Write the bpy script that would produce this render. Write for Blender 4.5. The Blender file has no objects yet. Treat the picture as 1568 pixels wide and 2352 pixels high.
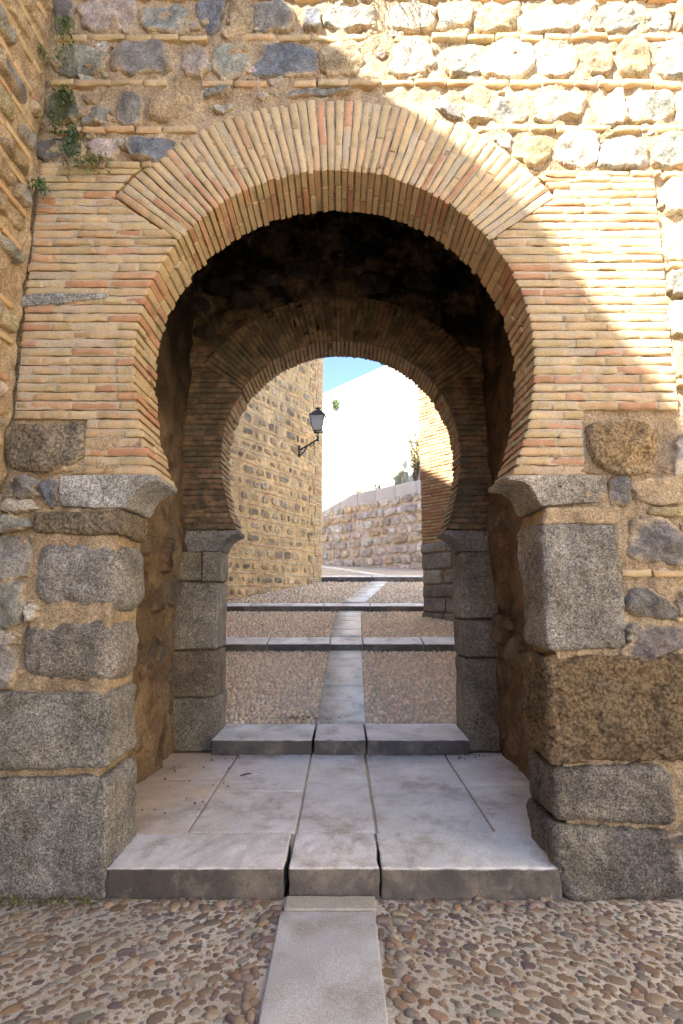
import bpy, math, random
import numpy as np
from mathutils import Vector

random.seed(7)
RNG = np.random.default_rng(7)
scene = bpy.context.scene
COL = scene.collection
R = math.radians

# ------------------------------------------------------------------ camera
EYE = 1.55
FPX = 1200.0                                  # focal length, in pixels of a 1568 x 2351 picture
PITCH = math.atan((1370 - 1175.5) / FPX)
cam = bpy.data.cameras.new('camera')
cam.sensor_fit = 'VERTICAL'
cam.sensor_height = 36.0
cam.lens = 36.0 * FPX / 2351.0
cam.clip_start = 0.05
cam.clip_end = 1000
camo = bpy.data.objects.new('camera', cam)
camo.location = (0, 0, EYE)
camo.rotation_euler = (math.pi / 2 + PITCH, 0, 0)
COL.objects.link(camo)
scene.camera = camo

# ------------------------------------------------------------------ sky and sun
SUN = Vector((-1.0, -1.0, 1.1)).normalized()
world = bpy.data.worlds.new('World')
scene.world = world
world.use_nodes = True
wn = world.node_tree.nodes
wl = world.node_tree.links
bg = wn['Background']
sky = wn.new('ShaderNodeTexSky')
sky.sky_type = 'NISHITA'
sky.sun_disc = False
sky.sun_elevation = math.asin(SUN.z)
sky.sun_rotation = math.atan2(SUN.x, SUN.y)
sky.air_density = 0.45
sky.altitude = 600.0
sky.dust_density = 0.4
sky.ozone_density = 1.0
wl.new(sky.outputs[0], bg.inputs[0])
bg.inputs[1].default_value = 0.075
sl = bpy.data.lights.new('sun', 'SUN')
sl.energy = 2.0
sl.angle = R(1.0)
sl.color = (1.0, 0.94, 0.84)
so = bpy.data.objects.new('sun', sl)
so.rotation_euler = (-SUN).to_track_quat('-Z', 'Y').to_euler()
so.location = (-10, -10, 20)
COL.objects.link(so)
scene.view_settings.view_transform = 'Standard'
scene.view_settings.look = 'None'
scene.view_settings.exposure = 3.55
scene.view_settings.gamma = 1.0
scene.view_settings.use_curve_mapping = False

# ------------------------------------------------------------------ numeric helpers
CP, SP = math.cos(PITCH), math.sin(PITCH)


def P(x, y, d):
    """point of the vertical plane Y = d seen at picture position x, y -> (X, Z)"""
    u = (x - 784) / FPX
    v = (1175.5 - y) / FPX
    ry = CP - v * SP
    rz = SP + v * CP
    t = d / ry
    return (u * t, EYE + rz * t)


def _h(i, j, k, s):
    n = (i.astype(np.uint32) * np.uint32(374761393) + j.astype(np.uint32) * np.uint32(668265263)
         + k.astype(np.uint32) * np.uint32(2147483647) + np.uint32((s * 1274126177) & 0xffffffff))
    n = (n ^ (n >> np.uint32(13))) * np.uint32(1274126177)
    n = n ^ (n >> np.uint32(16))
    n = n * np.uint32(2246822519)
    n = n ^ (n >> np.uint32(15))
    return (n & np.uint32(0xffff)).astype(np.float64) / 32767.5 - 1.0


def vn(p, scale=1.0, seed=0):
    """value noise, -1..1; p is (..., 3)"""
    sh = p.shape[:-1]
    q = p.reshape(-1, 3) * scale + 1000.0
    f = np.floor(q)
    i = f.astype(np.int64)
    t = q - f
    t = t * t * (3 - 2 * t)
    o = 0
    with np.errstate(over='ignore'):
        for dx in (0, 1):
            wx = t[:, 0] if dx else 1 - t[:, 0]
            for dy in (0, 1):
                wy = t[:, 1] if dy else 1 - t[:, 1]
                for dz in (0, 1):
                    wz = t[:, 2] if dz else 1 - t[:, 2]
                    o = o + wx * wy * wz * _h(i[:, 0] + dx, i[:, 1] + dy, i[:, 2] + dz, seed)
    return o.reshape(sh)


def fbm(p, scale=1.0, octs=4, seed=0, gain=0.5):
    o = 0
    a = 1.0
    for k in range(octs):
        o = o + a * vn(p, scale, seed + k * 17)
        a *= gain
        scale *= 2.03
    return o


class Frame:
    """local (a, b, h) -> world: a along the wall, b up, h outward"""

    def __init__(s, O, U, V=(0, 0, 1)):
        s.O = np.array(O, float)
        s.U = np.array(U, float)
        s.U /= np.linalg.norm(s.U)
        s.V = np.array(V, float)
        s.N = np.cross(s.U, s.V)

    def __call__(s, L):
        return s.O + L[..., 0:1] * s.U + L[..., 1:2] * s.V + L[..., 2:3] * s.N


class MB:
    """collects geometry with a colour for every vertex; build() links it as ONE mesh object"""

    def __init__(s):
        s.v, s.c, s.q, s.t, s.n = [], [], [], [], 0

    def add(s, v, col, quads=None, tris=None):
        v = np.asarray(v, float).reshape(-1, 3)
        col = np.asarray(col, float)
        if col.ndim == 1:
            col = np.tile(col[:3], (len(v), 1))
        s.v.append(v)
        s.c.append(col[:, :3])
        if quads is not None and len(quads):
            s.q.append(np.asarray(quads, np.int64).reshape(-1, 4) + s.n)
        if tris is not None and len(tris):
            s.t.append(np.asarray(tris, np.int64).reshape(-1, 3) + s.n)
        s.n += len(v)

    def grid(s, pts, col, flip=False):
        nv, nu = pts.shape[:2]
        i = np.arange(nv * nu).reshape(nv, nu)
        q = np.stack([i[:-1, :-1], i[:-1, 1:], i[1:, 1:], i[1:, :-1]], -1).reshape(-1, 4)
        if flip:
            q = q[:, ::-1]
        s.add(pts, col if np.ndim(col) == 1 else np.asarray(col).reshape(-1, 3), q)

    def box(s, lo, hi, col, fr=None):
        lo = np.array(lo, float)
        hi = np.array(hi, float)
        v = np.array([[x, y, z] for z in (0, 1) for y in (0, 1) for x in (0, 1)], float) * (hi - lo) + lo
        if fr is not None:
            v = fr(v)
        s.add(v, col, [[0, 2, 3, 1], [4, 5, 7, 6], [0, 1, 5, 4], [2, 6, 7, 3], [0, 4, 6, 2], [1, 3, 7, 5]])

    def tube(s, pts, rad, col, n=6):
        pts = np.asarray(pts, float)
        m = len(pts)
        rad = np.broadcast_to(np.asarray(rad, float), (m,))
        d = np.gradient(pts, axis=0)
        d /= np.linalg.norm(d, axis=1)[:, None] + 1e-9
        ref = np.where(np.abs(d[:, 2:3]) > .9, np.array([[1., 0, 0]]), np.array([[0, 0, 1.]]))
        e1 = np.cross(d, ref)
        e1 /= np.linalg.norm(e1, axis=1)[:, None] + 1e-9
        e2 = np.cross(d, e1)
        a = np.linspace(0, 2 * np.pi, n, endpoint=False)
        v = pts[:, None] + rad[:, None, None] * (np.cos(a)[None, :, None] * e1[:, None] + np.sin(a)[None, :, None] * e2[:, None])
        i = np.arange(m * n).reshape(m, n)
        j = np.roll(i, -1, 1)
        q = np.stack([i[:-1], i[1:], j[1:], j[:-1]], -1).reshape(-1, 4)
        tr = [[0, k + 1, k] for k in range(1, n - 1)] + [[(m - 1) * n, (m - 1) * n + k, (m - 1) * n + k + 1] for k in range(1, n - 1)]
        s.add(v, col, q, tr)

    def build(s, name, mat, parent=None, smooth=True):
        v = np.concatenate(s.v)
        c = np.concatenate(s.c)
        q = np.concatenate(s.q) if s.q else np.zeros((0, 4), np.int64)
        t = np.concatenate(s.t) if s.t else np.zeros((0, 3), np.int64)
        me = bpy.data.meshes.new(name)
        me.vertices.add(len(v))
        me.vertices.foreach_set('co', v.astype(np.float32).ravel())
        me.loops.add(q.size + t.size)
        me.loops.foreach_set('vertex_index', np.concatenate([q.ravel(), t.ravel()]).astype(np.int32))
        me.polygons.add(len(q) + len(t))
        st = np.concatenate([np.arange(len(q)) * 4, q.size + np.arange(len(t)) * 3]).astype(np.int32)
        me.polygons.foreach_set('loop_start', st)
        me.update(calc_edges=True)
        me.validate()
        me.polygons.foreach_set('use_smooth', np.full(len(me.polygons), smooth))
        at = me.color_attributes.new('Col', 'FLOAT_COLOR', 'POINT')
        at.data.foreach_set('color', np.concatenate([c, np.ones((len(c), 1))], 1).astype(np.float32).ravel())
        me.materials.append(mat)
        o = bpy.data.objects.new(name, me)
        COL.objects.link(o)
        if parent is not None:
            o.parent = parent
        return o


def tag(o, label=None, cat=None, group=None, kind=None):
    if label:
        o['label'] = label
    if cat:
        o['category'] = cat
    if group:
        o['group'] = group
    if kind:
        o['kind'] = kind
    return o


def empty(name, loc, label, cat, group=None):
    o = bpy.data.objects.new(name, None)
    o.location = (0, 0, 0)
    o.empty_display_size = 0.2
    COL.objects.link(o)
    return tag(o, label, cat, group)


def jc(col, amt=.08, hue=.03):
    k = 1 + random.uniform(-amt, amt)
    return np.array([c * k * (1 + random.uniform(-hue, hue)) for c in col])


# ------------------------------------------------------------------ shapes
def brick(mb, fr, quad, h0, h1, col, nu=7, nv=4, jit=.004, segs=2, drop=.006, seed=0, tilt=.003):
    """one worn brick: quad = 4 local (a, b) corners BL BR TR TL, back h0, face h1"""
    q = np.array(quad, float)
    u = np.concatenate([[0, .04], np.linspace(.2, .8, nu - 4), [.96, 1]])
    v = np.concatenate([[0, .18], np.linspace(.4, .6, max(nv - 4, 0)), [.82, 1]])
    uu, vv = np.meshgrid(u, v)
    ab = ((1 - uu)[..., None] * (1 - vv)[..., None] * q[0] + uu[..., None] * (1 - vv)[..., None] * q[1]
          + uu[..., None] * vv[..., None] * q[2] + (1 - uu)[..., None] * vv[..., None] * q[3])
    edge = (uu == 0) | (uu == 1) | (vv == 0) | (vv == 1)
    L = np.concatenate([ab, np.zeros(ab.shape[:2] + (1,))], -1)
    p = np.concatenate([ab, np.full(ab.shape[:2] + (1,), seed * 3.7)], -1)
    t1, t2 = random.uniform(-tilt, tilt), random.uniform(-tilt, tilt)
    L[..., 2] = h1 - drop * edge + .003 * fbm(p, 22, 3, 5) + t1 * (uu - .5) * 2 + t2 * (vv - .5) * 2
    L[..., 0] += jit * fbm(p, 16, 3, 11) * edge
    L[..., 1] += jit * fbm(p, 16, 3, 31) * edge
    mb.grid(fr(L), col)
    rim = np.concatenate([L[0, :], L[1:, -1], L[-1, -2::-1], L[-2:0:-1, 0]])
    rim = np.concatenate([rim, rim[:1]])
    rows = [rim]
    cen = rim[:-1].mean(0)
    for k in range(1, segs + 1):
        r = rim.copy()
        r[:, 2] = rim[:, 2] + (h0 - rim[:, 2]) * k / segs
        if segs > 2:
            n = fbm(r + seed, 30, 3, 3)[:, None]
            r[:, :2] += (r[:, :2] - cen[:2]) / (np.linalg.norm(r[:, :2] - cen[:2], axis=1)[:, None] + 1e-6) * n * .004
        rows.append(r)
    G = np.stack(rows)
    G[-1, -1] = G[-1, 0]
    mb.grid(fr(G), col, flip=True)


def chaikin(p, n=2, k=.2):
    for _ in range(n):
        q = np.roll(p, -1, 0)
        p = np.stack([(1 - k) * p + k * q, k * p + (1 - k) * q], 1).reshape(-1, 2)
    return p


def resample(p, n):
    q = np.concatenate([p, p[:1]])
    d = np.concatenate([[0], np.cumsum(np.linalg.norm(np.diff(q, axis=0), axis=1))])
    t = np.linspace(0, d[-1], n, endpoint=False)
    return np.stack([np.interp(t, d, q[:, 0]), np.interp(t, d, q[:, 1])], -1)


def stone(mb, fr, poly, h0, dome, col, n=36, rings=8, rough=.01, power=4.5, edge=.016, speck=.16, chips=2, grow=1.0, dust=None):
    """rubble stone with a worn rounded face; outline = local (a, b) points"""
    p = np.array(poly, float)
    area = np.dot(p[:, 0], np.roll(p[:, 1], -1)) - np.dot(p[:, 1], np.roll(p[:, 0], -1))
    if area < 0:
        p = p[::-1]
    p = resample(chaikin(p, chips), n)
    if grow != 1.0:
        p = p.mean(0) + (p - p.mean(0)) * grow
    sd = random.uniform(0, 900)
    c = p.mean(0)
    size = np.sqrt(abs(area) / 2)
    k = np.concatenate([p, np.full((n, 1), sd)], 1)
    p = c + (p - c) * (1 + edge / max(size, .03) * fbm(k, 9 / max(size, .1) * .35, 4, 2))[:, None]
    s = np.concatenate([[1.03, 1.0], np.linspace(.96, .12, rings - 1)])
    ab = c + s[:, None, None] * (p - c)[None]
    prof = (1 - np.clip(s, 0, 1) ** power) ** (1 / power)
    H = h0 + dome * prof
    H[0] = h0 - .04
    H = np.repeat(H[:, None], n, 1)
    q = np.concatenate([ab, np.full(ab.shape[:2] + (1,), sd)], -1)
    w = np.clip(prof * 1.6, 0, 1)[:, None]
    tl = RNG.uniform(-.25, .25, 2)
    rg = 1 - 2 * np.abs(fbm(q, .8 / size, 2, 44))
    H = H + w * (rough * fbm(q, 1.1 / size, 2, 4) + rough * .7 * fbm(q, 14, 4, 8) + rough * .9 * rg) + w * dome * ((ab - c) @ tl) / size
    L = np.concatenate([ab, H[..., None]], -1)
    L = np.concatenate([L, L[:, :1]], 1)
    cc = np.asarray(col)[None, None] * (1 + speck * fbm(np.concatenate([q, q[:, :1]], 1), 9, 3, 6))[..., None]
    if dust is not None:
        qq = np.concatenate([q, q[:, :1]], 1)
        mk = np.clip((s[:, None] - .80) * 5 + 1.1 * fbm(qq, 7, 4, 91) - .1, 0, 1)[..., None] * .85
        cc = cc * (1 - mk) + np.asarray(dust) * mk
    mb.grid(fr(L), np.clip(cc, .01, 1), flip=True)
    i = len(s) - 1
    ctr = np.array([[c[0], c[1], H[-1].mean()]])
    ring = L[-1, :-1]
    v = np.concatenate([ring, ctr])
    mb.add(fr(v), np.asarray(col), None, [[(j + 1) % n, n, j] for j in range(n)][::-1] if False else [[j, (j + 1) % n, n] for j in range(n)])


def rblock(mb, fr, quad, h0, h1, r, col, rough=.008, n=(22, 14, 10), seed=0, fine=.004, wav=2.2, speck=.08, sidek=1.0, pits=0.):
    """rounded, weathered block between h0 (back) and h1 (face)"""
    q = np.array(quad, float)
    wa = np.linalg.norm(q[1] - q[0])
    wb = np.linalg.norm(q[3] - q[0])
    half = np.array([wa, wb, abs(h1 - h0)]) / 2
    r = min(r, half.min() * .95)

    def ax(m, hf):
        e = min(.45, r / hf / 2)
        return np.concatenate([np.linspace(-1, -1 + 2 * e, 4)[:-1], np.linspace(-1 + 2 * e, 1 - 2 * e, max(m - 6, 2)), np.linspace(1 - 2 * e, 1, 4)[1:]])
    A, B, H = ax(n[0], half[0]), ax(n[1], half[1]), ax(n[2], half[2])
    sides = []
    for (x, y, fx, si, fl) in ((A, B, 2, 1, 0), (A, B, 2, -1, 1), (H, B, 0, 1, 1), (H, B, 0, -1, 0), (A, H, 1, 1, 1), (A, H, 1, -1, 0)):
        xx, yy = np.meshgrid(x, y)
        o = np.full(xx.shape, float(si))
        if fx == 2:
            G = np.stack([xx, yy, o], -1)
        elif fx == 0:
            G = np.stack([o, yy, xx], -1)
        else:
            G = np.stack([xx, o, yy], -1)
        sides.append((G, fl))
    for G, fl in sides:
        p = G * half
        inner = half - r
        c = np.clip(p, -inner, inner)
        d = p - c
        ln = np.linalg.norm(d, axis=-1, keepdims=True)
        nrm = d / np.maximum(ln, 1e-9)
        pos = c + nrm * r
        k = pos + seed * 5.13
        dis = rough * fbm(k, wav, 3, 3) + fine * fbm(k, 19, 4, 9)
        if pits:
            dis = dis - pits * np.clip(vn(k * np.array([1, 1.7, 1]), 24, 77) + .5 * vn(k, 50, 78) - .15, 0, 1)
        pos = pos + nrm * dis[..., None]
        u = (pos[..., 0] / half[0] + 1) / 2
        v = (pos[..., 1] / half[1] + 1) / 2
        ab = ((1 - u) * (1 - v))[..., None] * q[0] + (u * (1 - v))[..., None] * q[1] + (u * v)[..., None] * q[2] + ((1 - u) * v)[..., None] * q[3]
        L = np.concatenate([ab, (pos[..., 2] + (h0 + h1) / 2)[..., None]], -1)
        cc = np.asarray(col) * (1 + speck * fbm(k, 5, 3, 12))[..., None]
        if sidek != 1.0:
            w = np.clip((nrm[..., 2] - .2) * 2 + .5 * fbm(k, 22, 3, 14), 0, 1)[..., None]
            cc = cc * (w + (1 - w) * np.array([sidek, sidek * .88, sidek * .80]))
        mb.grid(fr(L), np.clip(cc, .01, 1), flip=bool(fl))


def slab(mb, x0, x1, y0, y1, z0, z1, r, col, **kw):
    """lying slab: local a = x, b = y, h = up"""
    rblock(mb, Frame((0, 0, 0), (1, 0, 0), (0, 1, 0)), [(x0, y0), (x1, y0), (x1, y1), (x0, y1)], z0, z1, r, col, **kw)


# ------------------------------------------------------------------ materials
def material(name, rough=.9, bump=.3, bscale=60., var=.25, vscale=6., speck=0., sscale=160., tint=None, tintamt=0., tscale=2.2,
             spec=.2, base=None, bdist=.006, coarse=0., cscale=14., grime=0., gscale=3.5, gcol=(.07, .055, .04), patch=0., lichen=0.):
    m = bpy.data.materials.new(name)
    m.use_nodes = True
    nt = m.node_tree
    N, Lk = nt.nodes, nt.links
    b = N['Principled BSDF']
    b.inputs['Roughness'].default_value = rough
    b.inputs['Specular IOR Level'].default_value = spec
    geo = N.new('ShaderNodeNewGeometry')

    def noise(sc, det=5., r=.6):
        n = N.new('ShaderNodeTexNoise')
        n.inputs['Scale'].default_value = sc
        n.inputs['Detail'].default_value = det
        n.inputs['Roughness'].default_value = r
        Lk.new(geo.outputs['Position'], n.inputs['Vector'])
        return n

    def ramp(src, lo, hi, a, c):
        r = N.new('ShaderNodeMapRange')
        r.inputs['From Min'].default_value = lo
        r.inputs['From Max'].default_value = hi
        r.inputs['To Min'].default_value = a
        r.inputs['To Max'].default_value = c
        Lk.new(src, r.inputs['Value'])
        return r.outputs['Result']

    def mulc(c, f):
        x = N.new('ShaderNodeMix')
        x.data_type = 'RGBA'
        x.blend_type = 'MULTIPLY'
        x.inputs['Factor'].default_value = 1
        Lk.new(c, x.inputs[6])
        cb = N.new('ShaderNodeCombineColor')
        for k in range(3):
            Lk.new(f, cb.inputs[k])
        Lk.new(cb.outputs[0], x.inputs[7])
        return x.outputs[2]

    if base is None:
        at = N.new('ShaderNodeAttribute')
        at.attribute_name = 'Col'
        c = at.outputs['Color']
    else:
        rg = N.new('ShaderNodeRGB')
        rg.outputs[0].default_value = (*base, 1)
        c = rg.outputs[0]
    c = mulc(c, ramp(noise(vscale).outputs['Fac'], .3, .7, 1 - var, 1 + var))
    if tint is not None:
        x = N.new('ShaderNodeMix')
        x.data_type = 'RGBA'
        Lk.new(ramp(noise(tscale, 6., .65).outputs['Fac'], .46, .64, 0, tintamt), x.inputs['Factor'])
        Lk.new(c, x.inputs[6])
        x.inputs[7].default_value = (*tint, 1)
        c = x.outputs[2]
    if patch > 0:
        c = mulc(c, ramp(noise(1.7, 3., .6).outputs['Fac'], .35, .65, 1 - patch, 1 + patch))
        c = mulc(c, ramp(noise(38., 3., .6).outputs['Fac'], .36, .64, 1 - patch * .8, 1 + patch * .8))
    if lichen > 0:
        x = N.new('ShaderNodeMix')
        x.data_type = 'RGBA'
        Lk.new(ramp(noise(9., 8., .75).outputs['Fac'], .60, .70, 0, lichen), x.inputs['Factor'])
        Lk.new(c, x.inputs[6])
        x.inputs[7].default_value = (.44, .42, .34, 1)
        c = x.outputs[2]
    if grime > 0:
        x = N.new('ShaderNodeMix')
        x.data_type = 'RGBA'
        Lk.new(ramp(noise(gscale, 8., .7).outputs['Fac'], .52, .70, 0, grime), x.inputs['Factor'])
        Lk.new(c, x.inputs[6])
        x.inputs[7].default_value = (*gcol, 1)
        c = x.outputs[2]
    if speck > 0:
        c = mulc(c, ramp(noise(sscale, 2., .5).outputs['Fac'], .36, .64, 1 - speck, 1 + speck))
    Lk.new(c, b.inputs['Base Color'])
    n1 = noise(bscale, 6., .65)
    bp = N.new('ShaderNodeBump')
    bp.inputs['Strength'].default_value = bump
    bp.inputs['Distance'].default_value = bdist
    Lk.new(n1.outputs['Fac'], bp.inputs['Height'])
    if coarse > 0:
        b2 = N.new('ShaderNodeBump')
        b2.inputs['Strength'].default_value = min(1., coarse)
        b2.inputs['Distance'].default_value = .03
        Lk.new(noise(cscale, 4., .6).outputs['Fac'], b2.inputs['Height'])
        Lk.new(b2.outputs[0], bp.inputs['Normal'])
    Lk.new(bp.outputs[0], b.inputs['Normal'])
    return m


M_MORTAR = material('lime mortar', .95, 1., 45, .26, 7, .30, 95, (.33, .215, .12), .6, 2.6, bdist=.014, coarse=.8, cscale=16, grime=.45, gscale=5.5, gcol=(.16, .11, .065))
M_BRICK = material('old brick', .9, .6, 70, .20, 9, .14, 150, (.52, .29, .155), .42, 9., grime=.4, gscale=6.5, gcol=(.26, .17, .09))
M_STONE = material('rubble stone', .9, .9, 40, .28, 8, .30, 110, bdist=.012, coarse=.5, cscale=12, grime=.5, gscale=7., gcol=(.13, .10, .07), patch=.2, lichen=.4)
M_GRANITE = material('granite', .88, 1., 60, .24, 6, .48, 105, (.27, .235, .17), .5, 3.2, bdist=.012, coarse=.45, cscale=14, grime=.6, gscale=4.6, gcol=(.10, .085, .06), patch=.3, lichen=.5)
M_ROUGH = material('pitted brown stone', .95, 1.0, 28, .40, 6, .45, 60, (.22, .14, .07), .6, 3., bdist=.035, coarse=1., cscale=9, grime=.6, gscale=6, gcol=(.07, .045, .025))
M_PLASTER = material('stained plaster', .95, 1., 16, .35, 2.2, .25, 70, (.15, .09, .05), .75, 3.4, bdist=.03, coarse=.9, cscale=7, grime=.85, gscale=2.6, gcol=(.05, .032, .02))
M_SLAB = material('granite paving', .7, .5, 55, .14, 3.2, .20, 180, (.42, .35, .26), .35, 1.7, spec=.3, grime=.6, gscale=3.4, gcol=(.30, .24, .17))
M_PEBBLE = material('river pebble', .6, .2, 90, .15, 30, .12, 200, spec=.35)
M_GROUND = material('paving mortar', .95, .8, 60, .16, 4, .2, 140, (.30, .26, .22), .3, 1.2, bdist=.008)
M_WHITE = material('white limewash', .9, .3, 10, .06, 1.5, .05, 40)
M_IRON = material('black iron', .55, .2, 60, .1, 10, spec=.4)
M_LEAF = material('leaf', .7, .1, 40, .3, 12, spec=.3)
M_TWIG = material('dry twig', .9, .2, 60, .2, 20)
M_ROOF = material('roof tile', .9, .4, 20, .2, 5)
M_GLASS = bpy.data.materials.new('lantern glass')
M_GLASS.use_nodes = True
_b = M_GLASS.node_tree.nodes['Principled BSDF']
_b.inputs['Base Color'].default_value = (.75, .72, .66, 1)
_b.inputs['Roughness'].default_value = .25
_b.inputs['Transmission Weight'].default_value = .55

# ------------------------------------------------------------------ colours (linear albedo)
BR = [(.53, .405, .225), (.55, .425, .235), (.51, .385, .21), (.57, .455, .27), (.51, .345, .19), (.54, .395, .225), (.56, .44, .25)]
RED = [(.50, .275, .155), (.52, .31, .19)]
MORT = (.44, .335, .21)
GREY = (.255, .24, .21)
GRAN = (.36, .345, .32)
BLUE = (.16, .168, .18)
PINK = (.40, .33, .28)
TAN = (.38, .29, .18)
PALE = (.46, .425, .35)
DARK = (.15, .135, .12)
GREEN = (.26, .26, .215)
OLIVE = (.33, .28, .16)
MOSS = (.12, .13, .085)


JOINT = (.52, .43, .295)


def bc(red=.10):
    return jc(random.choice(RED) if random.random() < red else random.choice(BR), .10, .025)


# ------------------------------------------------------------------ arch geometry, shared by both arched walls
def arch_fn(cx, cz, rx, top, spring, low):
    """returns half-outline x(z, side) of the horseshoe; ellipse below the centre line"""
    def f(z, side, off=0.0):
        z = np.asarray(z, float)
        up = np.sqrt(np.maximum(0, 1 - ((z - cz) / (top + off)) ** 2)) * (rx + off)
        dn = np.sqrt(np.maximum(0, 1 - ((z - cz) / (low + off)) ** 2)) * (rx + off)
        w = np.where(z > cz, up, dn)
        return cx + side * w
    return f


def build_arch_wall(name, label, D, cx, cz, rx, top, spring, low, Rout, a0, a1, zt, depth, jl, jr, brickspec, ring_n, ang0, ang1, colmul=1.0, dark_z=None, soffit_light=None):
    """an arched wall: core of mortar, brick facing left and right, brick ring. All z are world heights."""
    fr = Frame((0, D, 0), (1, 0, 0))
    f = arch_fn(cx, cz, rx, top, spring, low)
    root = empty(name, (0, D, 0), label, 'gate wall')
    # ---- core
    mb = MB()
    zs = np.concatenate([np.linspace(-.2, spring, 40), np.linspace(spring, cz + top + .012, 90)[1:], np.linspace(cz + top + .012, zt, 60)[1:]])
    eps = .014
    for side, aedge in ((-1, a0), (1, a1)):
        op = []
        for z in zs:
            if z <= spring:
                op.append((jl - .05) if side < 0 else (jr + .05))
            elif z < cz + top + .012:
                op.append(float(f(z, side, eps)))
            else:
                op.append(cx)
        op = np.array(op)
        ain = max(abs(aedge) * .35, 2.35) * side if abs(aedge) > 3 else aedge
        t = np.linspace(0, 1, 150)
        aa = ain + (op[:, None] - ain) * t[None]
        aa[:, 0] = aedge
        bb = np.repeat(zs[:, None], 150, 1)
        L = np.stack([aa, bb, np.zeros_like(aa)], -1)
        rub = np.clip((bb - (cz + 1.15)) / .1, 0, 1) + np.clip((spring + .35 - bb) / .1, 0, 1)
        L[..., 2] = -.036 + .020 * rub + (.005 + .015 * rub) * fbm(L, 16, 4, 5) + .010 * rub * fbm(L, 4, 3, 6)
        cc = np.array(MORT) * (1 + .12 * fbm(L, 3.0, 3, 77))[..., None] * colmul
        if dark_z:  # core colour darkens upwards from this height
            cc = cc * (1 - .88 * np.clip((bb - dark_z + .25 * fbm(L, 3, 3, 13)) / .5, 0, 1))[..., None]
        mb.grid(fr(L), cc, flip=side > 0)
        # soffit / jamb of the core and its back face
        E = L[:, -1]
        rows = np.stack([np.stack([E[:, 0], E[:, 1], E[:, 2] + (-depth - E[:, 2]) * k], -1) for k in np.linspace(0, 1, 8)], 1)
        mb.grid(fr(rows), np.array(MORT) * colmul, flip=side > 0)
        Bk = L.copy()[:, ::10]
        Bk = np.concatenate([Bk, L[:, -1:]], 1)
        Bk[..., 2] = -depth
        mb.grid(fr(Bk), np.array(MORT) * colmul, flip=side < 0)
    mb.build('masonry', M_MORTAR, root)
    # ---- ring of voussoirs
    mb = MB()
    ring = np.linspace(R(ang0), R(ang1), ring_n + 1)
    for i in range(ring_n):
        g = .005 / rx
        t0, t1 = ring[i] + g * .5, ring[i + 1] - g * .5

        def pt(t, k):
            ri = np.array([(rx), (top)])
            ro = Rout
            return np.array([cx, cz]) + (ri + (ro - ri) * k) * np.array([math.cos(t), math.sin(t)])
        cut = random.choice([.34, .36, .62, .64, .5])
        mq_ = [pt(t1, .03), pt(t1, 1.0), pt(t0, 1.0), pt(t0, .03)]
        brick(mb, fr, mq_, -.12, -.005, jc(JOINT, .06) * colmul, 14, 4, .004, 1, .005, i + 300, .001)
        t0 += (t1 - t0) * random.uniform(.12, .24)
        segs = [(0.0, cut - .008), (cut + .008, 1.0 + random.uniform(-.02, .015))]
        fo = random.uniform(-.006, .006)
        for j, (k0, k1) in enumerate(segs):
            o = random.uniform(-.006, .006) / .5 if j == 0 else 0
            w0 = (t1 - t0) * random.uniform(-.05, .02)
            quad = [pt(t1 + w0, k0 + o), pt(t0 + w0, k0 + o), pt(t0 + w0 * .5, k1), pt(t1 + w0 * .5, k1)]
            # corners ordered so that a runs along the short side
            qd = [quad[0], quad[3], quad[2], quad[1]]
            col = bc(.08) * colmul
            if j == 0:
                df = random.choice([.13, .25, .2])
                brick(mb, fr, qd, -df, fo + random.uniform(-.003, .004), col, 7, 5, .004, 5, .006, i)
                off = random.uniform(-.012, .012)
                qb = [pt(t1 + w0, k0 + o + off), pt(t1 + w0, k1), pt(t0 + w0, k1), pt(t0 + w0, k0 + o + off)]
                brick(mb, fr, qb, -depth - random.uniform(-.012, .006), -df - .009, bc(.08) * colmul, 6, 5, .004, 5, .006, i + 100)
            else:
                brick(mb, fr, qd, -.1, fo + random.uniform(-.003, .004), col, 8, 5, .004, 1, .006, i)
    if soffit_light:                                   # light from beyond put into the colour: soffit painted brighter than the face
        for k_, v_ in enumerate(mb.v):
            mb.c[k_] = mb.c[k_] * np.where(v_[:, 1:2] > D + .02, soffit_light, 1.0)
    mb.build('arch_ring', M_BRICK, root)
    # ---- brick facing in level courses
    pitch = brickspec['pitch']
    zin = cz + top * math.sin(R(ang0))
    zout = cz + Rout * math.sin(R(ang0))
    for side in (-1, 1):
        mb = MB()
        aside = brickspec['a'][side]
        z = spring + .004
        ci = 0
        while z < brickspec['ztop'][side]:
            hh = (pitch - .0065) * random.uniform(.74, .86)
            zm = z + hh / 2

            def xe(zz):
                if zz < zin:
                    return float(f(zz, side))
                if zz < zout:
                    k = (zz - zin) / (zout - zin)
                    return cx + side * ((rx * math.cos(R(ang0))) * (1 - k) + Rout * math.cos(R(ang0)) * k + .012)
                return cx + side * (math.sqrt(max(.01, (Rout + .02) ** 2 - (zz - cz) ** 2)))
            e0, e1 = xe(z), xe(z + hh)
            outer = brickspec['outer'](side, zm)
            soff = zm < zin
            # bedding mortar of the whole course, then the bricks from the arch edge outwards
            i0, i1, o0 = e0 + side * .012, xe(z + pitch - .0065) + side * .012, outer
            zt_ = z + pitch - .0065
            ml = [(i0, z), (o0, z), (o0, zt_), (i1, zt_)] if side > 0 else [(o0, z), (i0, z), (i1, zt_), (o0, zt_)]
            brick(mb, fr, ml, -.05, -.004, jc(JOINT, .07) * colmul, 40, 4, .004, 1, .005, ci + 500, .001)
            x = 0.0
            length = abs(outer - e0)
            k = 0
            first = random.choice([.12, .2, .26])
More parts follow.
